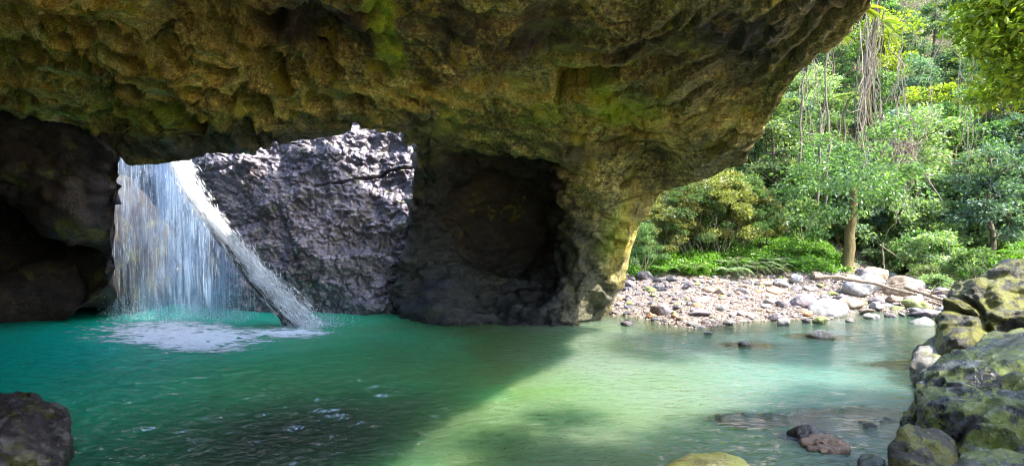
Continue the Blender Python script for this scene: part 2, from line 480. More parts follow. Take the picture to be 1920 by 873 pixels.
LEVEL = TPS([(-300, 205), (0, 212), (300, 313), (520, 268), (782, 266), (0, 0), (400, 0), (800, 0), (0, -400), (800, -400), (900, 300), (1000, 300), (1100, 330), (1243, 368), (1395, 312), (1462, 205), (1530, 100), (1632, 0), (1800, -300),
             (1100, 0), (1300, 0), (1100, 180), (1250, 180), (1163, 510), (1128, 600), (1000, 609), (820, 606), (850, 450), (1400, -300), (1100, -300)],
            [0, 0, -2, 0, 0, 7, 7.6, 8, 17, 18, -0.4, 0, -.5, -0.2, 0, 0, 0, 0, 0, 8.5, 6, 4, 3.6, -1.5, -3, -6, -7, -3.5, 11, 15])
def ceiling_disp(p, px, py, ed):
    ed0 = ed
    ed = 34.0 * LEVEL(np.stack([px, py], 1))
    big = fbm(p * 0.16, 3, 21) * 0.9
    left = sstep(860, 480, px) * sstep(320, 230, py)
    foot = sstep(420, 560, py)
    mid = fbm(p * 0.55, 3, 31) * (0.20 - 0.09 * sstep(800, 1000, px))
    fine = fbm(p * np.array([2.2, 2.6, 2.6]), 4, 41) * 0.035
    # scalloped pockets with sharp lips, deepest over the left half
    wp = p + 0.30 * np.stack([fbm(p * 0.9, 3, 51), fbm(p * 0.9, 3, 52), fbm(p * 0.9, 3, 53)], 1)
    wp = np.stack([wp[:, 0] * 0.82 - wp[:, 1] * 0.28, wp[:, 0] * 0.25 + wp[:, 1] * 0.72, wp[:, 2] * 0.25], 1)
    def pockets(q, seed, rad, keep, depth):
        f1, c = voro2(q, seed)
        r = rad * (0.75 + 0.5 * c)
        cup = np.sqrt(np.clip(1 - (f1 / r) ** 2, 0, 1)) * (c > keep) * (0.5 + 0.8 * c)
        lip = np.exp(-((f1 - r * 1.08) / 0.07) ** 2) * (c > keep) * 0.14
        return -depth * cup + depth * lip
    zone = left * (0.45 + 0.55 * sstep(-0.35, 0.25, vnoise(p * 0.22 + 4, 58) + 0.35 * blob(px, py, 330, 120, 330, 70)))
    zone = zone * (0.25 + 0.75 * sstep(6, 55, ed0))
    sc = pockets(wp * 1.0, 5, 0.44, 0.15, 1.25) * zone + pockets(wp * 2.3 + 3, 6, 0.38, 0.50, 0.34) * (0.25 + 0.75 * left)
    # bedding that sweeps parallel to the edge of the roof: slabs broken off in long steps
    L = ed / 34.0 + 0.9 * fbm(p * 0.35, 3, 61) + 0.25 * fbm(p * 1.3, 3, 62)
    fr = L - np.floor(L)
    rt = 0.30 + 0.70 * sstep(500, 900, px)
    step = (sstep(0.0, 0.75, fr) - sstep(0.86, 1.0, fr)) * 0.30 * (0.35 + sstep(-0.3, 0.4, vnoise(p * 0.5, 63)))
    L2 = ed / 15.0 + 1.6 * fbm(p * 0.5 + 4, 4, 64); fr2 = L2 - np.floor(L2)
    step2 = (sstep(0, 0.7, fr2) - sstep(0.85, 1.0, fr2)) * 0.07 * sstep(-0.05, 0.4, vnoise(p * 0.8, 65))
    q = p + 0.7 * np.stack([fbm(p * 0.5, 3, 61)] * 3, 1)
    h1, h2, c3 = voro(q * np.array([0.50, 0.75, 1.1]), 8)
    slab = (c3 - 0.5) * 0.26 * sstep(0.0, 0.07, h2 - h1)
    i1, i2, c5 = voro(q * np.array([1.2, 2.2, 2.6]), 9); slab = slab + (c5 - 0.5) * 0.11 * sstep(0, 0.1, i2 - i1)
    gr = 1 - sstep(0.0, 0.035, np.abs(vnoise(p * np.array([0.45, 0.6, 1.0]) + 3, 77)))
    crack = -0.20 * sstep(5, 50, ed0) * gr * (vnoise(p * 0.3, 78) > 0.0)
    d = big + mid + fine + sc + (step + step2 + slab) * rt * (1 - 0.4 * foot) + crack
    jag = fbm(np.stack([px / 26, py / 14, px * 0], 1), 3, 91) * 9
    nx = sstep(1036, 1048, px + jag) * sstep(1168, 1150, px + jag)
    top = 126 + 0.0 * px; bot = 176 - np.clip(px - 1075, -30, 80) * 0.42 + np.clip(1075 - px, 0, 40) * 0.2
    ny = sstep(top - 3, top + 3, py + 0.5 * jag) * sstep(bot + 4, bot - 6, py + 0.5 * jag)
    d = d - 1.5 * nx * ny
    d = d - 0.7 * blob(px, py, 1205, 325, 46, 26) - 0.3 * blob(px, py, 1010, 365, 60, 60) - 1.2 * blob(px + 60 * fbm(p * .45, 4, 93), py + 60 * fbm(p * .45, 4, 94), 925, 400, 100, 105) - 1.2 * blob(px, py, 905, 555, 55, 30)
    d = d - 0.8 * blob(px, py, 50, 25, 120, 14) - 0.9 * blob(px, py, 640, 75, 45, 22) - 0.7 * blob(px, py, 370, 18, 70, 28)
    h1, h2, c4 = voro(p * 0.9 + 2, 18)
    foot = np.maximum(foot, 0.8 * sstep(300, 380, py) * sstep(1120, 1040, px))
    d = d + foot * (0.42 * (0.7 - h1) + 0.12 * fbm(p * 1.8, 3, 44) + (c4 - .5) * .3 * sstep(0, .08, h2 - h1))
    edge = sstep(0, 55, ed0) * 0.55 + 0.45
    rgt = sstep(1100, 1200, px)
    k1, k2, kc = voro(p * np.array([1.8, 1.8, 2.6]) + 4, 19)
    d = d + foot * sstep(1130, 1000, px) * (0.22 * (0.7 - k1) * (0.5 + kc))
    return d * (1 - rgt * (1 - edge))

def wall_disp(p, px, py, ed):
    wp = p + 0.18 * np.stack([fbm(p * 1.7, 3, 151), fbm(p * 1.7, 3, 152), fbm(p * 1.7, 3, 153)], 1)
    f1, f2, c = voro(wp * np.array([2.6, 2.0, 3.6]), 15)
    g1, g2, c2 = voro(wp * np.array([5.6, 4, 7.0]), 16)
    big = fbm(p * 0.35, 3, 121) * 0.8
    led = -0.5 * (1 - sstep(0, 0.10, np.abs(p[:, 2] - 6.6 - 0.20 * (p[:, 0] + 9) + 0.35 * fbm(p * 0.5, 2, 5)))) * sstep(-11, -9, p[:, 0])
    h1, h2, hc = voro(wp * np.array([0.9, .8, 1.3]), 17)
    kn = 0.24 * (0.75 - f1) * (0.4 + 1.2 * c) + 0.11 * (0.6 - g1) + (hc - .5) * .30 * sstep(0, .12, h2 - h1)
    return big + led + kn + 0.03 * fbm(p * 6, 3, 131)

def left_disp(p, px, py, ed):
    k1, k2, kc = voro(p * np.array([1.5, 1.3, 2.0]) + 4, 29)
    kn = 0.30 * (0.7 - k1) * (0.5 + kc)
    f1, f2, c = voro(p * np.array([0.7, 0.6, 0.7]), 25)
    return kn + fbm(p * 0.3, 3, 221) * 0.5 + 0.25 * (0.7 - f1) + fbm(p * 1.5, 4, 231) * 0.16 - 6.0 * sstep(-10, 45, py - 385 - 0.5 * np.clip(px, -600, 210) - 14 * fbm(p * .5, 3, 8)) * sstep(215, 150, px) + 1.2 * blob(px, py, 130, 400, 60, 50)

def build_cave():
    up, aw = (0, 0.9, 4.0), (1.5, 5.0, 0)
    E = [(-500, 200, -500, -700, *up), (-200, 205, -200, -700, *up), (0, 212, 0, -700, *up), (80, 213, 80, -700, *up), (150, 238, 150, -700, *up),
         (200, 275, 205, -700, 0, .5, 10), (240, 314, 250, -700, 0, .5, 11), (300, 313, 300, -700, 0, .5, 11), (350, 301, 350, -700, 0, .5, 11), (430, 290, 430, -700, 0, .5, 11),  # tall unseen back face, added to keep sun off the left wall
         (520, 268, 520, -700, *up), (600, 254, 600, -700, *up), (665, 243, 665, -700, *up), (740, 250, 740, -700, *up), (782, 266, 782, -700, *up),
         (800, 300, 800, -700, *aw), (806, 345, 806, -700, *aw), (790, 395, 815, -700, *aw), (798, 430, 820, -700, *aw), (776, 480, 828, -700, *aw), (782, 530, 835, -700, *aw), (760, 570, 840, -700, *aw), (762, 596, 850, -700, *aw),
         (820, 606, 880, -700, 0, .3, -2.5), (900, 607, 930, -700, 0, .3, -2.5), (1000, 609, 1000, -700, 0, .3, -2.5), (1090, 611, 1070, -700, 0, .5, -2.5),
         (1128, 600, 1110, -700, .6, 3, -1.5), (1148, 555, 1140, -700, 1.0, 4.5, 0), (1163, 510, 1170, -700, 1.0, 4.5, .5), (1183, 450, 1200, -700, 1.0, 4.5, 1),
         (1213, 400, 1240, -700, .9, 4, 2), (1243, 368, 1280, -700, .8, 3, 3), (1290, 347, 1330, -700, .6, 2, 4), (1345, 330, 1390, -700, .3, 1, 5),
         (1395, 312, 1440, -700, .0, .6, 5), (1425, 262, 1480, -700, 0, .6, 5), (1462, 205, 1520, -700, 0, .6, 5), (1490, 150, 1560, -700, 0, .6, 5),
         (1530, 100, 1600, -700, 0, .6, 5), (1595, 48, 1660, -700, 0, .6, 5), (1632, 0, 1700, -700, 0, .6, 5), (1690, -90, 1750, -700, 0, .5, 5),
         (1760, -250, 1820, -700, 0, 0, 5), (1830, -450, 1880, -700, 0, 0, 5), (1880, -690, 1900, -701, 0, 0, 5)]
    cps = [(-500, -700, 6), (0, -700, 6), (600, -700, 6), (1200, -700, 6), (1900, -700, 5.6), (-400, 0, 14.5), (0, 0, 14.6), (400, 0, 14.8), (800, 0, 15.0),
           (-400, 110, 18.6), (0, 110, 18.2), (400, 110, 17.6), (800, 110, 18.0), (0, 212, 22.4), (-400, 205, 22), (150, 238, 22.4), (240, 314, 22.2), (350, 301, 21.4), (520, 268, 20.8), (665, 243, 20.6),
           (782, 266, 21.8), (300, 250, 20.8), (600, 200, 19.6), (802, 300, 24.6), (794, 400, 27.4), (776, 594, 28.0), (820, 606, 25.2), (900, 607, 25.0), (1000, 609, 24.7), (1090, 611, 24.5),
           (850, 540, 26.3), (940, 560, 26), (850, 420, 28.2), (930, 400, 29.5), (990, 470, 28.2), (900, 310, 26.3), (1050, 330, 24.6), (1060, 450, 25.5), (1080, 540, 25),
           (1128, 600, 25.5), (1163, 510, 25.2), (1183, 450, 24.9), (1213, 400, 24.4), (1150, 400, 24.0), (1243, 368, 23.9), (1290, 347, 23.0), (1395, 312, 21.0), (1120, 300, 23.4),
           (1250, 290, 21.8), (900, 230, 22.8), (1100, 200, 21), (1300, 200, 19.6), (1462, 205, 19.0), (1150, 100, 18), (1400, 100, 17), (1530, 100, 16.4), (1200, 0, 15), (1450, 0, 14.3),
           (1632, 0, 14.2), (1690, -90, 12.4), (1760, -250, 9.8), (1500, -250, 9.6), (1000, -250, 9.8), (300, -250, 9.7), (1830, -450, 7.6), (1000, 110, 18.6)]
    fit = TPS([c[:2] for c in cps], [1.0 / c[2] for c in cps])
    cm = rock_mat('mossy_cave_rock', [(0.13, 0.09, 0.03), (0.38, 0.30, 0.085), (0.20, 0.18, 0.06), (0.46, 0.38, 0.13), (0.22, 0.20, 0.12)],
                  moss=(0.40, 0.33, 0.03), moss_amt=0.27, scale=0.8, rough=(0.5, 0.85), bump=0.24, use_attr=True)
    nz = lambda p, s, k: fbm(p * s, 4, k)
    def ochre(p, px, py):
        m = 1.1 * sstep(820, 300, px) * sstep(300, 120, py) * (1 - 0.8 * blob(px, py, 560, 40, 200, 45))
        m = np.maximum(m, 1.2 * blob(px, py, 900, 165, 300, 42)); m = np.maximum(m, 1.1 * blob(px, py, 1190, 255, 230, 36, -0.15))
        m = np.maximum(m, 0.7 * blob(px, py, 640, 175, 260, 40)); m = np.maximum(m, 1.5 * blob(px, py, 1166, 455, 16, 85, 0.25))
        return m + 0.6 * nz(p, 0.6, 301) - 0.08
    def wet(p, px, py):  # damp rock; also paints shade on the lip and dim roof areas
        m = 1.9 * blob(px, py, 430, 272, 230, 34, -0.05) + 1.0 * blob(px, py, 1420, 70, 200, 75, -0.6) + 1.9 * blob(px, py, 880, 560, 180, 110) + 0.9 * blob(px, py, 560, 8, 110, 26, 0.3)
        m = m + 1.1 * blob(px, py, 1375, 290, 80, 36, -0.5) + 0.8 * blob(px, py, 770, 245, 110, 34) + 0.9 * blob(px, py, 1060, 570, 120, 50) + 0.7 * blob(px, py, 1040, 290, 160, 30) + 0.6 * blob(px, py, 200, 285, 90, 30) + 1.3 * blob(px, py, 1085, 500, 62, 120) + 1.6 * blob(px, py, 798, 440, 34, 150)
        return m + 0.6 * nz(p, 0.6, 302) - 0.12
    def moss(p, px, py):
        m = 5.0 * blob(px, py, 712, 20, 20, 65, -0.12) + 3.0 * blob(px, py, 738, 90, 18, 30, -0.2) + 0.7 * blob(px, py, 1165, 200, 130, 50) + 0.6 * blob(px, py, 1150, 430, 26, 100, 0.35)
        m = m + 0.6 * blob(px, py, 30, 90, 80, 30) + 0.55 * blob(px, py, 250, 215, 260, 36) + 0.2 * blob(px, py, 1130, 440, 30, 60) + 0.5 * blob(px, py, 860, 240, 140, 40)
        return m + 0.7 * nz(p, 0.45, 303) - 0.22
    def iron_and_shade(p, px, py):  # iron stain, with shade of the hollow and dim roof painted in
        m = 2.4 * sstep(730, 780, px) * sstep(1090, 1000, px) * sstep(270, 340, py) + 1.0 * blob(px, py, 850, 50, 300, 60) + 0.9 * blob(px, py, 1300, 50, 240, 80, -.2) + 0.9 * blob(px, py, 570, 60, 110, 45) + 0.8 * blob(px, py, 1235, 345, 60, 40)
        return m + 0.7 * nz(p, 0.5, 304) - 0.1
    me = edge_sheet(E, fit, 860, 50, 440, -20, None, ceiling_disp, 'cave_ceiling', cm, dict(ochre=ochre, wet=wet, moss=moss, iron_and_shade=iron_and_shade))  # wet carries painted shade as well as damp
    tag(link('cave_ceiling', me), 'scalloped ochre and moss green rock arch roofing the pool', kind='structure')

    wm = rock_mat('wet_basalt', [(0.035, 0.029, 0.042), (0.075, 0.063, 0.085), (0.13, 0.112, 0.137), (0.21, 0.19, 0.175)], moss=(0.16, 0.17, 0.08), moss_amt=0.18,
                  scale=1.6, rough=(0.20, 0.42), bump=0.08, wet=0.5, use_attr=True)
    sk = (0, 8, 3.0)
    E2 = [(120, 600, 120, 190, *sk), (500, 598, 500, 180, *sk), (560, 586, 560, 180, *sk), (620, 587, 620, 180, *sk), (700, 593, 700, 185, *sk), (790, 600, 790, 190, *sk), (835, 602, 835, 200, *sk)]
    # built top-down: swap so the back face continues from the crest
    E2 = [(a, c2, a, b, *s) for (a, b, _, c2, *s) in E2]
    c2 = [(120, 600, 33.5), (250, 600, 33.0), (380, 599, 31.0), (500, 598, 28.8), (560, 586, 28.6), (700, 593, 28.2), (900, 604, 28.8), (120, 190, 31.5), (500, 180, 31.0), (900, 190, 31), (450, 400, 29.6), (650, 400, 29.2), (800, 400, 29.6), (250, 400, 34.0), (120, 400, 34), (650, 260, 30.2)]
    fit2 = TPS([c[:2] for c in c2], [1.0 / c[2] for c in c2])
    me = edge_sheet(E2, fit2, 560, 0, 300, 0, None, wall_disp, 'cave_wall', wm, dict(wet=lambda p, px, py: 1.4 * sstep(440, 330, px) + 0.5 * fbm(p * .6, 3, 71) - .1, iron_and_shade=lambda p, px, py: 0.9 * fbm(p * .5, 3, 72) + .1, moss=lambda p, px, py: px * 0, ochre=lambda p, px, py: px * 0 + .0))  # wet rock behind the fall, its shade painted in by the same mask
    tag(link('cave_wall', me), 'knobbly wet basalt wall lit through the roof hole behind the waterfall', kind='structure')

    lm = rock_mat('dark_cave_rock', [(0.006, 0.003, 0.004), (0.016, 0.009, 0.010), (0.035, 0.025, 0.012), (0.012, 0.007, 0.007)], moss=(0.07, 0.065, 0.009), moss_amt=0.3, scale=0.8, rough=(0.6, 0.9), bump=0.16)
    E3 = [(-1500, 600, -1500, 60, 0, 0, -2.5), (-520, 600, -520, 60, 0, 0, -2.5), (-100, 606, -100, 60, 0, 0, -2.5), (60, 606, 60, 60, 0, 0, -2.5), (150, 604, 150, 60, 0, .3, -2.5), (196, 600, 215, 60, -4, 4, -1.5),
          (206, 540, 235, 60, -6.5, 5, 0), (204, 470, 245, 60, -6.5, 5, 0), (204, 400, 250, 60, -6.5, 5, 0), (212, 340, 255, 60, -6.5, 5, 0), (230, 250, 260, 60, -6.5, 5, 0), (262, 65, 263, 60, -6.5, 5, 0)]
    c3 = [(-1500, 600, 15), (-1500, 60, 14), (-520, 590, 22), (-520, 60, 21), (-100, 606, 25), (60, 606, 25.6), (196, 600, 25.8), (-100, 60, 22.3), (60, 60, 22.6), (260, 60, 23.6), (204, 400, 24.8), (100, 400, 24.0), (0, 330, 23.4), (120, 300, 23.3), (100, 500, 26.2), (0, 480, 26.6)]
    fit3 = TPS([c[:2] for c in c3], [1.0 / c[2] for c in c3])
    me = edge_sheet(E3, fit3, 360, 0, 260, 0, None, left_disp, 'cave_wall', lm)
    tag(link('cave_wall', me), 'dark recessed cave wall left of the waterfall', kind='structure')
# ================================================================ LABELS
ORD = 'first second third fourth fifth sixth seventh eighth ninth tenth eleventh twelfth thirteenth fourteenth fifteenth sixteenth seventeenth eighteenth nineteenth twentieth'.split()
PENDING = []
def later(o, base, cat, group):
    """label set at the end, when look-alikes are told apart by their order in the photograph"""
    PENDING.append((o, base)); o['category'] = cat
    if group: o['group'] = group
def project(v):
    return 960 + v[0] / max(v[1], 0.1) * F, CY - (v[2] - CAM_Z) / max(v[1], 0.1) * F
def finish_labels():
    by = {}
    for o, b in PENDING: by.setdefault(b, []).append(o)
    for b, L in by.items():
        if len(L) == 1: L[0]['label'] = b; continue
        L.sort(key=lambda o: project(o.location)[0])
        for i, o in enumerate(L):
            j = len(L) - 1 - i
            if i == 0: e = 'leftmost of these'
            elif j == 0: e = 'rightmost of these'
            elif i < len(ORD): e = ORD[i] + ' from the left'
            else: e = ORD[min(j, len(ORD) - 1)] + ' from the right'
            o['label'] = b + ', ' + e

# ================================================================ ROCKS
_ico = {}
def ico(sub):
    if sub not in _ico:
        import bmesh
        bm = bmesh.new(); bmesh.ops.create_icosphere(bm, subdivisions=sub, radius=1.0)
        v = np.array([x.co[:] for x in bm.verts]); f = np.array([[q.index for q in x.verts] for x in bm.faces]); bm.free()
        _ico[sub] = (v / np.linalg.norm(v, axis=1, keepdims=True), f)
    return _ico[sub]

def hull_planes(pts):
    import bmesh
    bm = bmesh.new()
    for p in pts: bm.verts.new(p)
    r = bmesh.ops.convex_hull(bm, input=bm.verts[:])
    bmesh.ops.recalc_face_normals(bm, faces=bm.faces[:])
    N = np.array([f.normal[:] for f in bm.faces]); Cn = np.array([f.calc_center_median()[:] for f in bm.faces])
    bm.free()
    ok = np.linalg.norm(N, axis=1) > 0.5
    N, Cn = N[ok], Cn[ok]
    h = (N * Cn).sum(1)
    s = np.where(h < 0, -1, 1)
    return N * s[:, None], np.abs(h) + 1e-3

def boulder_mesh(name, pts, mat, p=18, sub=6, rough=0.05, seed=0, lump=0.06, centre=None):
    pts = np.asarray(pts, float)
    c = pts.mean(0) if centre is None else np.asarray(centre, float)
    N, h = hull_planes([tuple(x) for x in pts - c])
    v, f = ico(sub)
    t = np.maximum(v @ N.T, 0) / h[None]
    m = t.max(1, keepdims=True)
    r = 1.0 / (m[:, 0] * ((t / m) ** p).sum(1) ** (1.0 / p))
    size = (pts.max(0) - pts.min(0)).mean()
    q = v * r[:, None]
    w = q + 50 + seed * 7.7
    k = 2.2 / size
    nrm = v
    g1, g2, gc = voro(w * k * 1.6 + 0.3 * fbm(w * k * 2, 2, seed)[:, None], seed + 3)
    e1, e2, ec = voro(w * k * 3.7, seed + 4)
    crk = -(1 - sstep(0, 0.07, np.abs(vnoise(w * k * 1.3 + 3, seed + 6)))) * 0.6
    d = fbm(w * k, 4, seed) * lump * size + (gc - 0.5) * sstep(0.0, 0.15, g2 - g1) * rough * size * 0.7 + ridged(w * k * 3.0, 4, seed + 9) * rough * size * 0.22
    d = d + (ec - 0.5) * sstep(0, 0.12, e2 - e1) * rough * size * 0.45 + crk * rough * size * 0.5 * (size > 1.2)
    d = d + fbm(w * 9, 3, seed + 5) * 0.008
    q = q + nrm * d[:, None]
    return mesh(name, q, f, mat), c

STONE_COL = {
    'mauve grey': [(0.08, 0.066, 0.075), (0.145, 0.122, 0.133), (0.21, 0.182, 0.19)],
    'pale grey': [(0.17, 0.165, 0.16), (0.27, 0.265, 0.26), (0.38, 0.37, 0.355)],
    'tan': [(0.14, 0.10, 0.072), (0.22, 0.165, 0.118), (0.30, 0.24, 0.18)],
    'rusty orange': [(0.26, 0.13, 0.06), (0.38, 0.20, 0.10), (0.44, 0.28, 0.17)],
    'dark wet': [(0.03, 0.028, 0.032), (0.06, 0.055, 0.06), (0.11, 0.10, 0.105)],
    'mossy olive': [(0.14, 0.13, 0.07), (0.22, 0.20, 0.10), (0.32, 0.30, 0.20)],
}
def ground_hit(px, py, lo=7.0, hi=90.0):
    d = np.linspace(lo, hi, 1600)
    x = (px - 960) / F * d; z = CAM_Z + (CY - py) / F * d
    g = np.maximum(H(x, d), 0.0)
    k = np.argmax(z <= g)
    return np.array([x[k], d[k], g[k]]) if (z <= g).any() else None

def build_boulders():
    mossy = rock_mat('mossy_boulder_rock', [(0.014, 0.013, 0.009), (0.04, 0.036, 0.020), (0.11, 0.105, 0.06)], moss=(0.13, 0.13, 0.015), moss_amt=0.60, scale=1.3, rough=(0.35, 0.75), bump=0.24, up_moss=0.5)
    slick = rock_mat('slick_boulder_rock', [(0.007, 0.010, 0.008), (0.018, 0.022, 0.017), (0.05, 0.055, 0.045)], moss=(0.13, 0.17, 0.016), moss_amt=0.66, scale=1.5, rough=(0.12, 0.38), bump=0.26, wet=0.4, lichen=(0.13, 0.145, 0.145))
    pale = rock_mat('pale_boulder_rock', [(0.10, 0.09, 0.07), (0.20, 0.185, 0.155), (0.32, 0.30, 0.27)], moss=(0.13, 0.14, 0.025), moss_amt=0.25, scale=1.6, rough=(0.3, 0.7), bump=0.04)
    wetd = rock_mat('wet_dark_rock', [(0.008, 0.006, 0.007), (0.022, 0.016, 0.018), (0.06, 0.045, 0.045)], moss=(0.05, 0.045, 0.006), moss_amt=0.38, scale=2.2, rough=(0.2, 0.5), bump=0.05, wet=0.3)
    yel = rock_mat('yellow_mossed_rock', [(0.22, 0.19, 0.07), (0.40, 0.35, 0.14), (0.55, 0.50, 0.26)], moss=(0.36, 0.36, 0.08), moss_amt=0.6, scale=2.5, rough=(0.6, 0.9), bump=0.03)
    murk = rock_mat('silted_rock', [(0.02, 0.018, 0.012), (0.05, 0.042, 0.028), (0.09, 0.078, 0.05)], scale=2.2, rough=(0.5, 0.8), bump=0.04)
    B = []
    def add(pts, mat, label, name='boulder', cat='boulder', **kw):
        me, c = boulder_mesh(name, pts, mat, **kw)
        o = link(name, me, loc=tuple(c)); tag(o, label, cat); B.append(o); return o
    def under(pts, z=-0.9):
        q = [np.array([p[0], p[1], z]) for p in pts]; return list(pts) + q
    # A: tall mossy block
    a = [P(1757, 640, 15.6), P(1755, 598, 16.2), P(1790, 572, 16.6), P(1835, 545, 17.2), P(1875, 520, 18.2), P(1925, 492, 18.6), P(2080, 425, 18.0), P(1775, 655, 15.0), P(1850, 645, 14.2), P(2080, 640, 12.8), P(1800, 600, 19), P(2080, 480, 21)]
    add(under(a), mossy, 'tall yellow-green mossy boulder behind the slick boulder at the water', p=24, sub=7, rough=0.12, seed=1, lump=0.05)
    b = [P(1712, 738, 11.6), P(1735, 706, 12.2), P(1770, 690, 12.8), P(1850, 628, 13.6), P(1925, 612, 13.6), P(2120, 600, 12.6), P(1722, 738, 11.0), P(1768, 757, 10.4), P(1850, 768, 9.9), P(2050, 765, 9.2), P(1716, 800, 10.9), P(1740, 880, 10.0), P(1850, 900, 9.4)]
    add(under(b), slick, 'large slick dark boulder with lichened flat top and mossy green side', p=60, sub=7, rough=0.10, seed=2, lump=0.03)
    c = [P(1702, 690, 15.0), P(1710, 652, 15.4), P(1745, 643, 15.8), P(1800, 655, 15.6), P(1845, 668, 14.8), P(1742, 712, 14.2), P(1812, 705, 13.6)]
    add(under(c), pale, 'low pale grey rock wedged between the mossy boulder and slick boulder', p=14, sub=5, rough=0.06, seed=3)
    c2 = [P(1706, 662, 16.6), P(1728, 640, 17.2), P(1758, 618, 17.8), P(1790, 622, 17.6), P(1790, 650, 16.4), P(1722, 660, 16)]
    add(under(c2), mossy, 'narrow dark rock shelf at the water beside the tall mossy boulder', p=14, sub=5, rough=0.06, seed=4)
    d = [P(1664, 828, 9.4), P(1686, 802, 9.6), P(1764, 800, 9.7), P(1790, 822, 9.5), P(1785, 880, 8.8), P(1668, 862, 9.0), P(1720, 880, 8.6), P(1740, 805, 10.2)]
    add(under(d), mossy, 'blocky angular boulder with dark hollow below the slick boulder', p=60, sub=5, rough=0.05, seed=5)
    e = [P(1762, 864, 7.7), P(1808, 840, 7.9), P(1870, 833, 8.1), P(1930, 836, 8.2), P(2060, 850, 8.0), P(1785, 900, 7.2), P(1950, 900, 7.0)]
    add(under(e), slick, 'low slick mossy rock in the bottom right corner', p=18, sub=5, rough=0.05, seed=6)
    f = [P(1598, 852, 9.9), P(1615, 838, 10.1), P(1642, 836, 10.1), P(1664, 852, 9.8), P(1664, 874, 9.3), P(1610, 868, 9.5)]
    add(under(f), wetd, 'small blue-black wet stone beside the blocky boulder in the water', p=8, sub=5, rough=0.02, seed=7)
    g = [P(-60, 730, 10.6), P(0, 721, 10.7), P(46, 720, 10.8), P(78, 737, 10.6), P(122, 752, 10.6), P(138, 782, 10.4), P(132, 830, 9.9), P(112, 890, 9.5), P(-60, 780, 9.3), P(40, 760, 9.6), P(-60, 900, 8.4), P(20, 900, 8.7)]
    add(under(g), wetd, 'dark wet rock with pale streaks standing in the bottom left corner', p=16, sub=6, rough=0.07, seed=8, lump=0.05)
    h = [P(1222, 858, 8.3), P(1262, 838, 8.7), P(1300, 832, 9.0), P(1345, 831, 9.0), P(1392, 838, 8.8), P(1428, 858, 8.4), P(1330, 850, 8.0), P(1225, 880, 8.0), P(1425, 880, 8.0)]
    add(under(h), yel, 'rounded yellow mossy rock poking up at the bottom edge', p=9, sub=5, rough=0.02, seed=9, lump=0.03)
    # rocks breaking the surface and rocks just under it
    for k, (x0, x1, yt, yb, dd, m, lab) in enumerate([
            (1512, 1570, 619, 642, 22.0, pale, 'low pale rock awash alone in the pool off the gravel bank'),
            (1383, 1409, 638, 650, 20.5, pale, 'tiny pale stone breaking the surface below the gravel bank'),
            (1474, 1552, 797, 832, 11.3, wetd, 'dark wet rock awash beside the flat driftwood slab')]):
        cc = P((x0 + x1) / 2, yb - 2, dd); cc[2] = 0.02; w = (x1 - x0) / F * dd / 2; hh = (yb - yt) / F * dd * 0.62
        pts = [cc + np.array([math.cos(t) * w * (1 + 0.15 * math.sin(3 * t)), math.sin(t) * w * 0.8, 0]) for t in np.linspace(0, 6.28, 8)[:-1]]
        pts += [cc + np.array([0.2 * w, 0, hh]), cc + np.array([-0.4 * w, 0.1 * w, 0.8 * hh]), cc + np.array([0, 0, -0.8])]
        add(pts, m, lab, 'rock', 'rock', p=8, sub=4, rough=0.05, seed=20 + k)
    for k, ((cx, cy, rx, ry), lab) in enumerate(zip(SUNK, ['broad flat brown rock lying just under the water near the boulders', 'long dark rock just under the water left of the driftwood slab',
            'brown rock under the water around the awash stone', 'sunken brown rock just off the low pale rock', 'sunken shelf under the low pale rock awash', 'sunken dark rock under the tiny pale stone'])):
        pts = []
        for t in np.linspace(0, 6.28, 9)[:-1]:
            pts.append(np.array([cx + math.cos(t) * rx, cy + math.sin(t) * ry, -0.05])); pts.append(np.array([cx + math.cos(t) * rx * 1.3, cy + math.sin(t) * ry * 1.3, -1.2]))
        pts.append(np.array([cx - 0.2 * rx, cy, -0.02]))
        add(pts, murk, lab, 'sunken_rock', 'rock', p=30, sub=5, rough=0.05, seed=40 + k, lump=0.03)
    return B

def build_sun_block():
    # unseen mass added over the arch to block sun reaching behind the fall
    rs = np.random.RandomState(77); pts = []
    for z, g in ((10.8, 1.0), (17, .95), (23, .8), (26.5, .45)):
        for x, y in ((-3.2, 20.5), (-2.6, 23.2), (2, 24.2), (7.0, 23.6), (7.6, 20.8), (2, 19.6)):
            pts.append(np.array([2.2 + (x - 2.2) * g + rs.normal() * .2, 21.8 + (y - 21.8) * g, z]))
    m = rock_mat('sun_block_rock', [(0.05, 0.045, 0.03), (0.12, 0.10, 0.06), (0.2, 0.17, 0.1)], moss=(0.08, 0.10, 0.02), moss_amt=0.7, scale=0.6)
    me, c = boulder_mesh('hill', pts, m, p=20, sub=6, rough=.03, seed=91, lump=.03)  # mesh of the added sun block, not a real hill
    tag(link('hill', me, loc=tuple(c)), 'unseen mossy rock mass added above the arch to block sun', kind='structure')

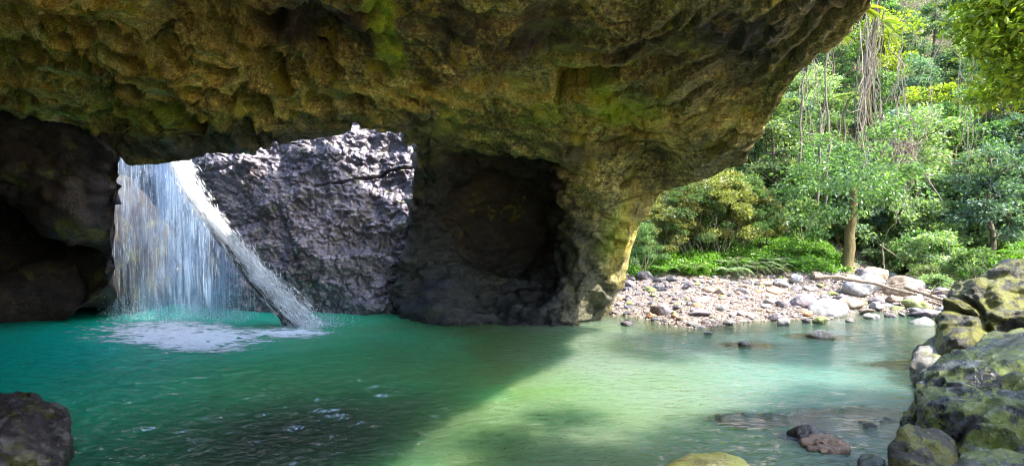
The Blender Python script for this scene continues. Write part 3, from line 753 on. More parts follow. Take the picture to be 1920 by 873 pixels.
def build_stones():
    mats = {k: rock_mat('stone_' + k.replace(' ', '_'), v, moss=(0.14, 0.17, 0.04) if 'mossy' in k else None, moss_amt=0.6, scale=3.0,
                        rough=(0.25, 0.5) if 'wet' in k else (0.6, 0.9), bump=0.02) for k, v in STONE_COL.items()}
    rs = np.random.RandomState(11)
    tm = {}
    def template(kind, ci):
        if (kind, ci) not in tm:
            r = np.random.RandomState(100 + kind)
            ang = kind % 2
            pts = r.normal(size=(12 if ang else 26, 3)); pts /= np.linalg.norm(pts, axis=1, keepdims=True)
            pts *= np.array([1.0, 0.8, 0.55 + 0.2 * r.rand()])
            me, c = boulder_mesh('stone', pts, mats[ci], p=20 if ang else 7, sub=4, rough=0.06, seed=60 + kind, lump=0.07, centre=(0, 0, 0))
            tm[kind, ci] = me
        return tm[kind, ci]
    placed = []
    def put(px, py, width_px, ci, kind, flat=1.0, label=None, name='stone', big=False):
        g = ground_hit(px, py)
        if g is None: return
        r = width_px / F * g[1] / 2 * 1.15
        for (q, rr) in placed:
            if np.hypot(g[0] - q[0], (g[1] - q[1])) < 0.72 * (r + rr): return
        placed.append((g, r))
        zc = g[2] + 0.22 * r * flat
        o = link(name, template(kind, ci), loc=(g[0], g[1], zc), rot=(rs.uniform(-.3, .3), rs.uniform(-.3, .3), rs.uniform(-.6, .6) + (3.14 if rs.rand() < .5 else 0)), scale=(r, r * rs.uniform(0.8, 1.1), r * flat))
        if label: tag(o, label, 'boulder' if big else 'stone'); return
        zone = ('at the rock arch foot' if px < 1215 else 'near the left water edge' if px < 1330 and py > 575 else 'left of the gravel bank' if px < 1330 else
                'on the middle gravel bank' if px < 1440 else 'on the right gravel bank' if px < 1520 else 'below the branch' if px < 1620 else 'under the big pale boulders' if px < 1720 else 'on the far right bank')
        row = 'beside the water' if py > 578 else 'halfway up' if py > 548 else 'high up'
        sz = 'small' if r < 0.26 else 'medium' if r < 0.5 else 'large'
        later(o, f'{sz} {ci} stone {zone}, {row}', 'stone', 'loose stones lying on the gravel bank')
    # the large ones one can name
    put(1617, 546, 82, 'pale grey', 4, 1.0, 'biggest whitish pitted boulder above the long branch', 'boulder', True)
    put(1684, 549, 78, 'tan', 6, 0.95, 'rounded cream boulder right of the biggest whitish boulder', 'boulder', True)
    put(1790, 562, 170, 'pale grey', 3, 0.34, 'long flat pale rock slab right of the cream boulder', 'boulder', True)
    put(1552, 589, 92, 'pale grey', 2, 0.62, 'large white rock at the water edge of the gravel bank', 'boulder', True)
    put(1497, 578, 64, 'mossy olive', 8, 0.7, 'large olive stone left of the white water edge rock', 'boulder', True)
    put(1720, 578, 56, 'mossy olive', 4, 0.8, 'square mossy stone below the branch end', 'boulder', True)
    put(1735, 592, 66, 'mauve grey', 5, 0.5, 'low mauve slab at the far right water edge', 'boulder', True)
    put(1732, 606, 50, 'pale grey', 1, 0.4, 'flat bluish stone at the foot of the tall mossy boulder', 'boulder', True)
    put(1455, 548, 34, 'rusty orange', 5, 0.8, 'brown blocky stone on the upper gravel bank')
    put(1512, 592, 26, 'rusty orange', 4, 0.9, 'bright orange stone at the water edge')
    put(1308, 611, 40, 'pale grey', 5, 0.5, 'pale rock at the gravel point touching the water')
    put(1328, 625, 20, 'pale grey', 2, 0.45, 'small white stone standing in the water off the gravel point')
    put(1310, 591, 46, 'mauve grey', 7, 0.6, 'flat mauve slab stone near the gravel point')
    put(1182, 535, 26, 'mauve grey', 2, 0.8, 'round purple grey stone at the foot of the greenery')
    put(1200, 532, 26, 'mauve grey', 4, 0.8, 'twin purple grey stone beside the greenery')
    put(1340, 545, 30, 'tan', 6, 0.8, 'tan humped stone in the middle of the bank')
    cols = list(STONE_COL)
    n = 0
    for _ in range(2600):
        if n >= 262: break
        px = rs.uniform(1140, 1800); py = rs.uniform(520, 612)
        # the fine gravel patch stays mostly clear
        clear = blob(px, py, 1400, 578, 95, 26)
        if rs.rand() < clear * 0.88: continue
        right = sstep(1430, 1600, px)
        if px > 1600 and py > 598: continue
        g = ground_hit(px, py)
        if g is None or (g[2] <= 0.005 and rs.rand() > 0.12): continue
        w = rs.lognormal(math.log(16 + 14 * right), 0.45)
        w = min(w, 64)
        if px < 1300: pr = [.42, .1, .12, .04, .26, .06]
        elif px < 1450: pr = [.28, .24, .34, .06, .02, .06]
        else: pr = [.27, .40, .16, .04, .03, .10]
        k0 = len(placed)
        put(px, py, w, cols[rs.choice(6, p=pr)], rs.randint(0, 10), rs.uniform(0.6, 1.0))
        if len(placed) > k0: n += 1
    # fine gravel: too many to count
    n = 20000
    X = rs.uniform(4.5, 23, n * 3); Y = rs.uniform(23, 43, n * 3)
    s = pool_sdf(X, Y)
    pr = sstep(-0.5, 0.1, s) * (1 - sstep(5.0, 9, s) * (X < 17)) * 1.0
    k = rs.rand(len(X)) < pr
    X, Y = X[k][:n], Y[k][:n]; Z = H(X, Y)
    n = len(X)
    base = np.array([(1, 0, 0), (-1, 0, 0), (0, 1, 0), (0, -1, 0), (0, 0, 1), (0, 0, -1)], float)
    fc = np.array([(0, 2, 4), (2, 1, 4), (1, 3, 4), (3, 0, 4), (2, 0, 5), (1, 2, 5), (3, 1, 5), (0, 3, 5)])
    sz = rs.lognormal(math.log(0.045), 0.5, n).clip(0.02, 0.16)
    a = rs.uniform(0, 6.28, n)
    v = base[None] * (sz[:, None] * rs.uniform(0.6, 1.3, (n, 6)))[:, :, None] * np.array([1, 0.9, 0.6])
    v = v + rs.normal(size=v.shape) * sz[:, None, None] * 0.15
    ca, sa = np.cos(a)[:, None], np.sin(a)[:, None]
    vx = v[:, :, 0] * ca - v[:, :, 1] * sa; vy = v[:, :, 0] * sa + v[:, :, 1] * ca
    V = np.stack([vx + X[:, None], vy + Y[:, None], v[:, :, 2] + Z[:, None] + 0.015], 2).reshape(-1, 3)
    Fc = (fc[None] + 6 * np.arange(n)[:, None, None]).reshape(-1, 3)
    t = NT('pebble_mix')
    g = t.geo()
    col = t.ramp(g.outputs['Random Per Island'], [(0, (0.08, 0.06, 0.05)), (0.25, (0.19, 0.142, 0.115)), (0.5, (0.28, 0.235, 0.20)), (0.75, (0.14, 0.128, 0.128)), (1, (0.38, 0.335, 0.30))])
    m = t.done(t.bsdf(col, 0.8, None, 0.3))
    tag(link('gravel', mesh('gravel', V, Fc, m, smooth=False)), 'fine pinkish gravel covering the bank', kind='stuff')

# ================================================================ PLANTS
def leaf_mat(name, cols, trans=0.45, rough=0.4, spec=0.5):
    t = NT(name)
    g = t.geo()
    k = len(cols)
    col = t.ramp(g.outputs['Random Per Island'], [(i / (k - 1), c) for i, c in enumerate(cols)])
    oi = t.n('ShaderNodeObjectInfo')
    hs = t.n('ShaderNodeHueSaturation'); t.set(hs.inputs['Color'], col)
    t.set(hs.inputs['Value'], t.mr(oi.outputs['Random'], 0, 1, 0.75, 1.3, False)); t.set(hs.inputs['Hue'], t.mr(oi.outputs['Random'], 0, 1, 0.48, 0.52, False))
    b = t.bsdf(hs.outputs[0], rough, None, spec)
    tl = t.n('ShaderNodeBsdfTranslucent')
    t.set(tl.inputs[0], t.mix(1.0, hs.outputs[0], (1.5, 1.7, 0.55, 1), 'MULTIPLY'))
    return t.done(t.mixs(trans, b, tl.outputs[0]))

LM = {}
def leaf_mats():
    LM['mid green'] = leaf_mat('mid_green_leaves', [(0.045, 0.09, 0.03), (0.09, 0.16, 0.06), (0.16, 0.24, 0.10)])
    LM['pale green'] = leaf_mat('pale_green_leaves', [(0.10, 0.16, 0.075), (0.19, 0.26, 0.135), (0.31, 0.38, 0.23)])
    LM['blue green'] = leaf_mat('blue_green_leaves', [(0.04, 0.085, 0.055), (0.09, 0.155, 0.11), (0.17, 0.24, 0.19)])
    LM['yellow green'] = leaf_mat('yellow_green_leaves', [(0.10, 0.15, 0.02), (0.21, 0.27, 0.03), (0.38, 0.40, 0.05)], trans=0.45)
    LM['golden olive'] = leaf_mat('golden_olive_leaves', [(0.07, 0.09, 0.02), (0.16, 0.17, 0.05), (0.28, 0.25, 0.08)], trans=0.4)
    LM['bright green'] = leaf_mat('bright_green_leaves', [(0.06, 0.14, 0.015), (0.11, 0.24, 0.025), (0.18, 0.33, 0.05)], trans=0.4)
    for nm, a, b in (('bark', (0.07, 0.055, 0.035), (0.19, 0.155, 0.11)), ('mossy_bark', (0.05, 0.045, 0.014), (0.16, 0.12, 0.035)), ('vine_bark', (0.12, 0.09, 0.06), (0.34, 0.27, 0.20)), ('driftwood', (0.13, 0.09, 0.06), (0.34, 0.27, 0.20)), ('wet_wood', (0.02, 0.016, 0.02), (0.07, 0.06, 0.07))):
        t = NT(nm); co = t.co('Object')
        n = t.noise(t.map(co, (5, 5, 1.2)), 2.0, 8, 0.7, 0.3)
        col = t.ramp(n, [(0.3, a), (0.7, b)])
        LM[nm] = t.done(t.bsdf(col, 0.35 if nm == 'wet_wood' else 0.85, t.bump(n, 0.04), 0.5))

def leaves(pos, size, rs, up=0.7, aspect=0.5, direction=None):
    """one bent four-cornered blade per position"""
    n = len(pos)
    nn = rs.normal(size=(n, 3)) * np.array([1, 1, 0.8]); nn[:, 2] += up * 2.0
    nn /= np.linalg.norm(nn, axis=1, keepdims=True)
    t = rs.normal(size=(n, 3)); t[:, 2] -= 0.5
    if direction is not None: t = t * 0.5 + direction * 1.3
    t -= (t * nn).sum(1, keepdims=True) * nn
    t /= np.linalg.norm(t, axis=1, keepdims=True) + 1e-9
    b = np.cross(nn, t)
    L = (size * rs.uniform(0.6, 1.35, n))[:, None]; Wd = L * aspect * 0.5
    v0 = pos; v2 = pos + t * L - nn * L * 0.15
    v1 = pos + t * L * 0.45 + b * Wd + nn * L * 0.07; v3 = pos + t * L * 0.45 - b * Wd + nn * L * 0.07
    V = np.stack([v0, v1, v2, v3], 1).reshape(-1, 3)
    return V, np.arange(4 * n).reshape(n, 4)

def tube(path, radii, ns=6):
    path = np.asarray(path, float); n = len(path)
    radii = np.broadcast_to(np.asarray(radii, float), (n,))
    T = np.gradient(path, axis=0); T /= np.linalg.norm(T, axis=1, keepdims=True) + 1e-9
    ref = np.array([1.0, 0.13, 0.21]) if abs(T[0][0]) < 0.8 else np.array([0.1, 1, 0.2])
    A = np.cross(T, ref); A /= np.linalg.norm(A, axis=1, keepdims=True); B = np.cross(T, A)
    th = np.linspace(0, 2 * np.pi, ns, endpoint=False)
    V = path[:, None] + radii[:, None, None] * (np.cos(th)[None, :, None] * A[:, None] + np.sin(th)[None, :, None] * B[:, None])
    V = V.reshape(-1, 3)
    i, j = np.meshgrid(np.arange(n - 1), np.arange(ns), indexing='ij')
    a = (i * ns + j).ravel(); b = (i * ns + (j + 1) % ns).ravel()
    return V, np.stack([a, b, b + ns, a + ns], 1)

class Parts:
    def __init__(s): s.v = []; s.f = []; s.n = 0
    def add(s, vf):
        s.v.append(vf[0]); s.f.append(vf[1] + s.n); s.n += len(vf[0])
    def mesh(s, name, mat, smooth=True): return mesh(name, np.concatenate(s.v), np.concatenate(s.f), mat, smooth)

def curve_pts(a, b, rs, wob, n=8, sag=0.0):
    t = np.linspace(0, 1, n)[:, None]
    p = a + (b - a) * t
    w = np.cumsum(rs.normal(size=(n, 3)), 0); w -= w[0] + (w[-1] - w[0]) * t
    p = p + w * wob / math.sqrt(n) * np.linalg.norm(b - a)
    p[:, 2] -= sag * np.sin(np.pi * t[:, 0]) * np.linalg.norm(b - a)
    return p

def tree_template(seed, hgt, rad, nleaf, lsize, slender=False, low=0.35, shrub=False):
    rs = np.random.RandomState(seed)
    tr = Parts(); tips = []
    top = np.array([rs.uniform(-.08, .08) * hgt, rs.uniform(-.08, .08) * hgt, hgt * 0.88])
    if shrub:
        for k in range(7):
            a = rs.uniform(0, 6.28)
            e = np.array([math.cos(a) * rad * rs.uniform(.3, .9), math.sin(a) * rad * rs.uniform(.3, .9), hgt * rs.uniform(.45, .9)])
            tr.add(tube(curve_pts(np.array([math.cos(a) * 0.1, math.sin(a) * 0.1, -0.2]), e, rs, 0.08, 6), np.linspace(0.05, 0.015, 6), 5)); tips.append(e)
    else:
        tk = curve_pts(np.array([0, 0, -0.5]), top, rs, 0.05, 12)
        r0 = 0.012 * hgt if slender else 0.02 * hgt
        tr.add(tube(tk, np.linspace(r0 * 1.25, r0 * 0.3, 12), 8))
        for k in range(11):
            t = rs.uniform(low, 1.0); i = int(t * 11)
            s = tk[i]; a = k * 2.4 + rs.uniform(-.4, .4)
            ln = rad * rs.uniform(.55, 1.0) * (1.15 - 0.5 * t)
            e = s + np.array([math.cos(a) * ln, math.sin(a) * ln, ln * rs.uniform(0.1, 0.6)])
            br = curve_pts(s, e, rs, 0.12, 7); tr.add(tube(br, np.linspace(r0 * 0.45, r0 * 0.1, 7), 5)); tips.append(e)
            for q in range(3):
                s2 = br[rs.randint(3, 6)]; e2 = s2 + rs.normal(size=3) * ln * 0.38
                tr.add(tube(curve_pts(s2, e2, rs, 0.12, 5), np.linspace(r0 * 0.2, r0 * 0.06, 5), 4)); tips.append(e2)
    ncl = int(46 if not shrub else 30)
    pos = []
    for k in range(ncl):
        if k < len(tips): c = tips[k]
        else:
            th = rs.uniform(0, 6.28); u = rs.uniform(-0.25 if shrub else -0.75, 1); rr = math.sqrt(max(0, 1 - u * u)) * rs.uniform(.6, 1.0)
            cz = hgt * (0.4 if shrub else 0.5 + low * 0.35); hz = hgt * (0.5 if shrub else 0.48 - low * 0.32)
            c = np.array([math.cos(th) * rr * rad, math.sin(th) * rr * rad, cz + u * hz])
            if not shrub: c[:2] += top[:2] * c[2] / hgt
        cr = rad * rs.uniform(0.16, 0.34)
        m = int(nleaf / ncl * rs.uniform(0.5, 1.5))
        q = rs.normal(size=(m, 3)); q /= np.linalg.norm(q, axis=1, keepdims=True); q *= (rs.rand(m, 1) ** 0.45)
        pos.append(c + q * cr * np.array([1.15, 1.15, 0.6]))
    pos = np.concatenate(pos)
    pos[:, 2] = np.maximum(pos[:, 2], 0.05)
    outw = pos - np.array([0, 0, hgt * 0.5]); outw /= np.linalg.norm(outw, axis=1, keepdims=True)
    lv = leaves(pos, lsize, rs, up=0.55, aspect=0.55, direction=outw)
    return tr, lv

def build_forest():
    rs = np.random.RandomState(5)
    T = []
    for k, (h, r, n, ls, sl, low) in enumerate([(11, 3.6, 5200, 0.34, False, .35), (9, 3.2, 4600, 0.30, False, .3), (13, 3.0, 5000, 0.34, True, .4), (8, 3.4, 4600, 0.38, False, .25), (12, 4.0, 5600, 0.36, False, .3), (10, 2.4, 3800, 0.28, True, .35)]):
        T.append((h, r) + tree_template(300 + k, h, r, n, ls, sl, low))
    cache = {}
    colset = ['mid green', 'pale green', 'blue green', 'yellow green', 'golden olive']
    def tree(kind, col, loc, s, rz, label, cat, group, name='tree'):
        key = (kind, col)
        if key not in cache:
            h, r, tr, lv = T[kind]
            cache[key] = (tr.mesh('trunk', LM['mossy_bark' if kind % 2 else 'bark']), mesh('crown', lv[0], lv[1], LM[col], smooth=False))
        e = empty(name, loc, rz); e.scale = (s, s, s * rs.uniform(0.9, 1.15))
        link('trunk', cache[key][0], e); link('crown', cache[key][1], e)
        later(e, label, cat, group)
        return e
    # rows of trees climbing the slope
    spots = []
    for row, y in enumerate([45, 48, 51.5, 55.5, 60, 65, 71, 78, 86]):
        step = 4.3 + 0.22 * row
        x0 = 8 + 0.1 * row
        xs = np.arange(x0, min(0.95 * y + 7, 74), step)
        for x in xs: spots.append((x + rs.uniform(-1.3, 1.3), y + rs.uniform(-1.4, 1.4), row))
    for (x, y, row) in spots:
        z = float(H(x, y)[0])
        px, py = project((x, y, z + 5))
        if px < 1180 or px > 2080: continue
        pc = [.30, .34, .22, .10, .04]
        if px < 1420: pc = [.32, .24, .20, .08, .16]
        if px > 1780: pc = [.25, .35, .30, .10, 0]
        if row == 0:
            if rs.rand() < 0.35: continue
            kind = rs.choice([2, 5, 3, 1])
        else: kind = rs.randint(0, 6)
        col = colset[rs.choice(5, p=pc)]
        kd = 'slender' if kind in (2, 5) else 'spreading'
        zone = 'behind the rock arch rim' if px < 1330 else 'above the green shelf' if px < 1500 else 'left of the vine column' if px < 1610 else 'behind the vine column' if px < 1710 else 'right of the vine column' if px < 1820 else 'near the right edge'
        lv = 'at the slope foot' if row < 2 else 'low on the slope' if row < 4 else 'midway up the slope' if row < 6 else 'high on the slope'
        tree(kind, col, (x, y, z - 0.3), rs.uniform(0.72, 1.12), rs.uniform(0, 6.28), f'{kd} {col} tree {lv} {zone}', 'tree', 'trees on the slope beyond the pool')
    for k, (px, d, col) in enumerate([(1455, 46.5, 'pale green'), (1530, 47, 'mid green'), (1680, 46, 'pale green'), (1735, 45, 'mid green'), (1800, 46, 'pale green'), (1860, 44, 'blue green'), (1915, 45.5, 'pale green'), (1975, 44, 'mid green'), (1760, 49, 'blue green'), (1650, 48.5, 'mid green')]):
        x = (px - 960) / F * d; z = float(H(x, d)[0])
        tree(int(rs.choice([0, 1, 3, 4])), col, (x, d, z - .3), rs.uniform(.7, .95), rs.uniform(0, 6.28), f"full-leaved {col} tree at the front of the forest wall", 'tree', 'trees on the slope beyond the pool')
    # trees closing the valley to the right, mostly beyond the frame: they shade the pool and the slope
    # shrubs
    SH = []
    for k, (h, r, n, ls) in enumerate([(2.6, 1.7, 2200, 0.20), (2.0, 1.6, 1900, 0.24), (3.4, 1.8, 2600, 0.22), (1.6, 1.3, 1500, 0.18)]):
        SH.append(tree_template(400 + k, h, r, n, ls, shrub=True))
    SH.append(tree_template(450, 6.0, 2.3, 7500, 0.17, shrub=True))
    sc_ = {}
    def shrub(kind, col, loc, s, label, cat='shrub', group='shrubs on the slope', name='shrub', zs=1.0):
        if (kind, col) not in sc_:
            tr, lv = SH[kind]
            sc_[kind, col] = (tr.mesh('stems', LM['bark']), mesh('foliage', lv[0], lv[1], LM[col], smooth=False))
        e = empty(name, loc, rs.uniform(0, 6.28)); e.scale = (s, s, s * zs)
        link('stems', sc_[kind, col][0], e); link('foliage', sc_[kind, col][1], e)
        later(e, label, cat, group)
        return e
    for k in range(125):
        for _ in range(20):
            y = rs.uniform(44.5, 62); x = rs.uniform(9, 0.93 * y)
            px, py = project((x, y, float(H(x, y)[0])))
            bare = blob(px, py, 1490, 465, 75, 45)
            if rs.rand() > bare * 0.95: break
        z = float(H(x, y)[0])
        col = colset[rs.choice(5, p=[.38, .32, .2, .07, .03])]
        zone = 'behind the rock arch rim' if px < 1330 else 'above the green shelf' if px < 1500 else 'by the mossy trunk' if px < 1610 else 'behind the pale boulders' if px < 1740 else 'by the right bank'
        lvl = 'at the foot' if y < 48 else 'partway up' if y < 54 else 'further up'
        shrub(rs.randint(0, 4), col, (x, y, z - 0.1), rs.uniform(0.7, 1.5), f'{col} leafy shrub {lvl} {zone}')
    # dense bright bank of shrubs by the right bank
    for k in range(16):
        px = rs.uniform(1730, 1960); py = rs.uniform(470, 535)
        d = rs.uniform(33, 43); x = (px - 960) / F * d
        shrub(rs.randint(0, 4), ['bright green', 'mid green', 'pale green'][k % 3], (x, d, float(H(x, d)[0]) - 0.1), rs.uniform(0.7, 1.15),
              f"{['bright green', 'mid green', 'pale green'][k % 3]} bush behind the long flat slab", 'bush', 'bushes behind the far right bank', 'bush')
    # creeper curtain right behind the arch
    for k, (px, d, h) in enumerate([(1205, 36, 1.5), (1235, 37.5, 2.1), (1262, 38.5, 2.6), (1292, 38, 3.1), (1322, 39, 3.4), (1350, 38.5, 3.6), (1378, 39.5, 3.3), (1405, 40, 2.6), (1432, 41, 2.0), (1300, 41, 3.6), (1350, 42, 4.0), (1250, 41, 3.0), (1395, 42.5, 3.4)]):
        x = (px - 960) / F * d; z = float(H(x, d)[0])
        shrub(4, 'golden olive' if k % 3 else 'mid green', (x, d, z - 0.1), 0.30 + 0.2 * h, f"{'golden olive' if k % 3 else 'dark green'} creeper-draped bush beside the rock arch foot", 'bush', 'creeper draped bushes beside the arch', 'creeper_bush', zs=1.0)
    # ferns
    def fern_parts(seed, nf=11, L=1.5, drop=0.5):
        r = np.random.RandomState(seed); st = Parts(); P_ = []; D_ = []
        for k in range(nf):
            a = k * 2.4 + r.uniform(-.3, .3); ln = L * r.uniform(.75, 1.1); t = np.linspace(0, 1, 22)
            rr = ln * t * 0.85; zz = ln * (1.15 * t - (0.85 + drop) * t * t * 0.9)
            pts = np.stack([np.cos(a) * rr, np.sin(a) * rr, zz], 1)
            st.add(tube(pts, np.linspace(0.014, 0.004, 22), 4))
            side = np.array([-math.sin(a), math.cos(a), 0])
            for sgn in (-1, 1):
                for q in range(3, 22):
                    w = ln * 0.26 * math.sin(math.pi * min(1, (q / 21) * 0.9 + 0.12))
                    tip = pts[q] + sgn * side * w + np.array([math.cos(a), math.sin(a), -0.3]) * w * 0.35
                    P_.append(pts[q]); D_.append(tip - pts[q])
        P_ = np.array(P_); D_ = np.array(D_)
        up = np.array([0, 0, 1.0]); b = np.cross(D_, up); b /= np.linalg.norm(b, axis=1, keepdims=True) + 1e-9
        wd = 0.035 * L
        V = np.stack([P_, P_ + D_ * 0.4 + b * wd, P_ + D_, P_ + D_ * 0.4 - b * wd], 1).reshape(-1, 3)
        return st, (V, np.arange(len(V)).reshape(-1, 4))
    st, fr = fern_parts(1); fst = st.mesh('stems', LM['bark']); ffr = {c: mesh('fronds', fr[0], fr[1], LM[c], smooth=False) for c in ('pale green', 'mid green', 'bright green')}
    for k in range(20):
        if k < 13: px, py = rs.uniform(1368, 1475), rs.uniform(492, 516)
        else: px, py = rs.uniform(1190, 1560), rs.uniform(470, 520)
        g = ground_hit(px, py)
        if g is None: continue
        e = empty('fern', g, rs.uniform(0, 6.28)); s = rs.uniform(0.7, 1.15); e.scale = (s, s, s)
        c = 'pale green' if k < 13 else 'bright green'
        link('stems', fst, e); link('fronds', ffr[c], e)
        later(e, f"{'pale silvery' if k < 13 else 'bright green'} fern {'in the clump' if k < 13 else 'growing apart from the clump'} on the green shelf", 'fern', 'ferns on the green shelf')
    # tree ferns on the slope
    st2, fr2 = fern_parts(2, 15, 2.6, 0.6); s2 = st2.mesh('stems', LM['bark']); f2 = mesh('fronds', fr2[0], fr2[1], LM['pale green'], smooth=False)
    for k, (px, py, d) in enumerate([(1565, 295, 52), (1590, 190, 55), (1520, 330, 50), (1405, 400, 47), (1760, 250, 54), (1850, 330, 52), (1475, 200, 58)]):
        q = P(px, py, d); z0 = float(H(q[0], q[1])[0]); hh = max(q[2] - z0, 2.0)
        e = empty('tree_fern', (q[0], q[1], z0), rs.uniform(0, 6.28))
        tk = tube(curve_pts(np.array([0, 0, -0.3]), np.array([0, 0, hh]), rs, 0.03, 8), np.linspace(.14, .09, 8), 7)
        link('trunk', mesh('trunk', tk[0], tk[1], LM['bark']), e)
        c = link('crown', f2, e, loc=(0, 0, hh)); link('stems', s2, c)
        later(e, f"palm-like pale green tree fern {'high on' if py < 260 else 'low on'} the slope among the trees", 'tree fern', 'tree ferns on the slope')
    # vine column: pale trunk with many clinging roots
    d = 49.0
    top = P(1640, -60, d); foot = P(1632, 330, d); g0 = np.array([foot[0] + 0.1, d, float(H(foot[0], d)[0])])
    e = empty('strangler_fig', tuple(g0), 0)
    pr = Parts()
    path = np.stack([np.linspace(g0[0], top[0], 16) + .5 * np.sin(np.arange(16) * .55), np.full(16, d), np.linspace(g0[2] - .5, top[2], 16)], 1) - g0
    pr.add(tube(path, np.linspace(.24, .16, 16) , 10)); link('trunk', pr.mesh('trunk', LM['mossy_bark']), e)
    rp = Parts()
    for k in range(16):
        a = rs.uniform(0, 6.28); z = np.linspace(rs.uniform(-.3, 5), path[-1][2] * rs.uniform(.8, 1), 14)
        ax = np.interp(z, path[:, 2], path[:, 0]); rad = np.interp(z, [0, 20], [.62, .34]) * rs.uniform(.8, 2.2)
        aa = a + np.cumsum(rs.normal(size=14)) * 0.22
        rp.add(tube(np.stack([ax + np.cos(aa) * rad * 1.1, np.sin(aa) * rad, z], 1), 0.035, 5))
    link('roots', rp.mesh('roots', LM['bark']), e)
    tr, lv = tree_template(777, 9, 4.5, 5200, .34); link('crown', mesh('crown', lv[0], lv[1], LM['pale green'], smooth=False), e, loc=(path[-1][0], 0, path[-1][2] - 4))
    tag(e, 'pale root-wrapped vine column rising to the top of the picture', 'tree')
    # hanging vines
    for k in range(26):
        if k < 14: px, y0, y1 = rs.normal(1655, 38), rs.uniform(-40, 120), rs.uniform(230, 470)
        elif k < 21: px, y0, y1 = rs.uniform(1480, 1600), rs.uniform(-20, 130), rs.uniform(230, 430)
        else: px, y0, y1 = rs.uniform(1680, 1830), rs.uniform(0, 160), rs.uniform(260, 480)
        d = rs.uniform(40, 43.5)
        d = rs.uniform(41, 50)
        a = P(px, y0, d); b = P(px + rs.normal() * 22, y1, d + rs.uniform(-.3, .6))
        pr = Parts(); main = curve_pts(a, b, rs, 0.06, 22) - a
        pr.add(tube(main, rs.uniform(0.02, 0.045), 5))
        for q in range(rs.randint(1, 4)):
            i = rs.randint(2, 14); pr.add(tube(curve_pts(main[i], main[i] + np.array([rs.normal() * .7, rs.normal() * .3, -rs.uniform(1.5, 5)]), rs, 0.08, 9), 0.022, 4))
        o = link('hanging_vine', pr.mesh('hanging_vine', LM['vine_bark']), loc=tuple(a))
        later(o, f"thin tan vine hanging {'at the vine column' if k < 14 else 'left of the vine column' if k < 21 else 'right of the vine column'}{', long' if y1 - y0 > 280 else ', short'}", 'vine', 'vines hanging in front of the slope')
    # pale tangle of dead roots
    c = P(1688, 265, 40.5); pr = Parts()
    for k in range(70):
        a0 = rs.normal(size=3) * np.array([.55, .3, .5]); ln = rs.uniform(1.2, 5.0)
        pr.add(tube(curve_pts(a0, a0 + np.array([rs.normal() * .55, rs.normal() * .3, -ln]), rs, 0.13, 10), rs.uniform(0.015, 0.035), 4))
    for k in range(25):
        a0 = rs.normal(size=3) * np.array([.6, .3, .8]); pr.add(tube(curve_pts(a0, a0 + rs.normal(size=3) * np.array([1.6, .5, 1.6]), rs, 0.2, 8), 0.025, 4))
    tag(link('root_tangle', pr.mesh('root_tangle', LM['vine_bark']), loc=tuple(c)), 'pale tangled clump of dead hanging roots right of the vine column', 'roots')
    # leaning bare poles
    for (x0, y0, x1, y1, d, r, lab) in [(1712, 500, 1655, 462, 41, .05, 'thin bare branch leaning over the cream boulder'), (1700, 268, 1765, 375, 41, .06, 'long bare liana slanting down right of the root tangle'),
                                         (1657, 508, 1655, 455, 41, .06, 'short upright dead sapling behind the whitish boulder'), (1548, 420, 1552, 100, 43, .10, 'tall bare slim trunk left of the vine column'),
                                         (1532, 400, 1538, 235, 44, .12, 'dark slim trunk above the green shelf'), (1500, 330, 1506, 150, 45, .10, 'slim trunk near the rock arch rim')]:
        a, b = P(x0, y0, d), P(x1, y1, d); p_ = curve_pts(a, b, rs, 0.03, 12) - a
        v = tube(p_, np.linspace(r, r * .6, 12), 6)
        tag(link('bare_trunk', mesh('bare_trunk', v[0], v[1], LM['vine_bark' if r < .08 else 'bark']), loc=tuple(a)), lab, 'trunk')
    # mossy trunk at the back of the boulders
    g = ground_hit(1588, 506); a = np.array(g); e = empty('mossy_tree', tuple(a))
    v = tube(curve_pts(np.array([0, 0, -.4]), np.array([.5, 0, 5.5]), rs, 0.03, 10), np.array([.65, .42, .36, .34, .32, .30, .29, .27, .25, .2]), 10)
    link('trunk', mesh('trunk', v[0], v[1], LM['mossy_bark']), e)
    tr, lv = tree_template(778, 8, 4.2, 5200, .27, low=.2); link('crown', mesh('crown', lv[0], lv[1], LM['mid green'], smooth=False), e, loc=(0.3, 0.5, 1.6)); 
    tag(e, 'thick golden mossy trunk with pale crown behind the biggest whitish boulder', 'tree')
    # ground cover on the shelf
    n = 60000
    X = rs.uniform(4, 26, n * 2); Y = rs.uniform(31, 49, n * 2); Z = H(X, Y)
    px = 960 + X / Y * F; py = CY - (Z - CAM_Z) / Y * F
    q = np.stack([X, Y, X * 0], 1)
    low = 526 - 10 * sstep(1200, 1330, px) - 6 + 14 * fbm(q * 0.45, 4, 8)
    k = (px > 1155) & (px < 1600) & (py < low) & (rs.rand(len(X)) < 1.0)
    X, Y, Z = X[k][:n], Y[k][:n], Z[k][:n]; q = q[k][:n]
    hh = np.clip(0.35 + 0.9 * fbm(q * 0.55, 4, 12), 0.06, 1.4)
    pos = np.stack([X, Y, Z + hh * rs.rand(len(X)) ** 0.6], 1)
    V, Fc = leaves(pos, 0.17, rs, up=0.5, aspect=0.7)
    tag(link('ground_cover', mesh('ground_cover', V, Fc, LM['bright green'], smooth=False)), 'bright green leafy ground cover on the shelf above the gravel', kind='stuff')
    # leaf litter and undergrowth over the slope so no bare earth shows as one sheet
    n = 70000
    X = rs.uniform(6, 80, n); Y = rs.uniform(44, 120, n); Z = H(X, Y)
    pos = np.stack([X, Y, Z + rs.rand(n) ** 2 * 0.9], 1)
    px = 960 + X / Y * F; py = CY - (Z - CAM_Z) / Y * F
    keep = rs.rand(n) > 0.8 * blob(px, py, 1490, 465, 80, 45)
    V, Fc = leaves(pos[keep], 0.30, rs, up=0.4, aspect=0.6)
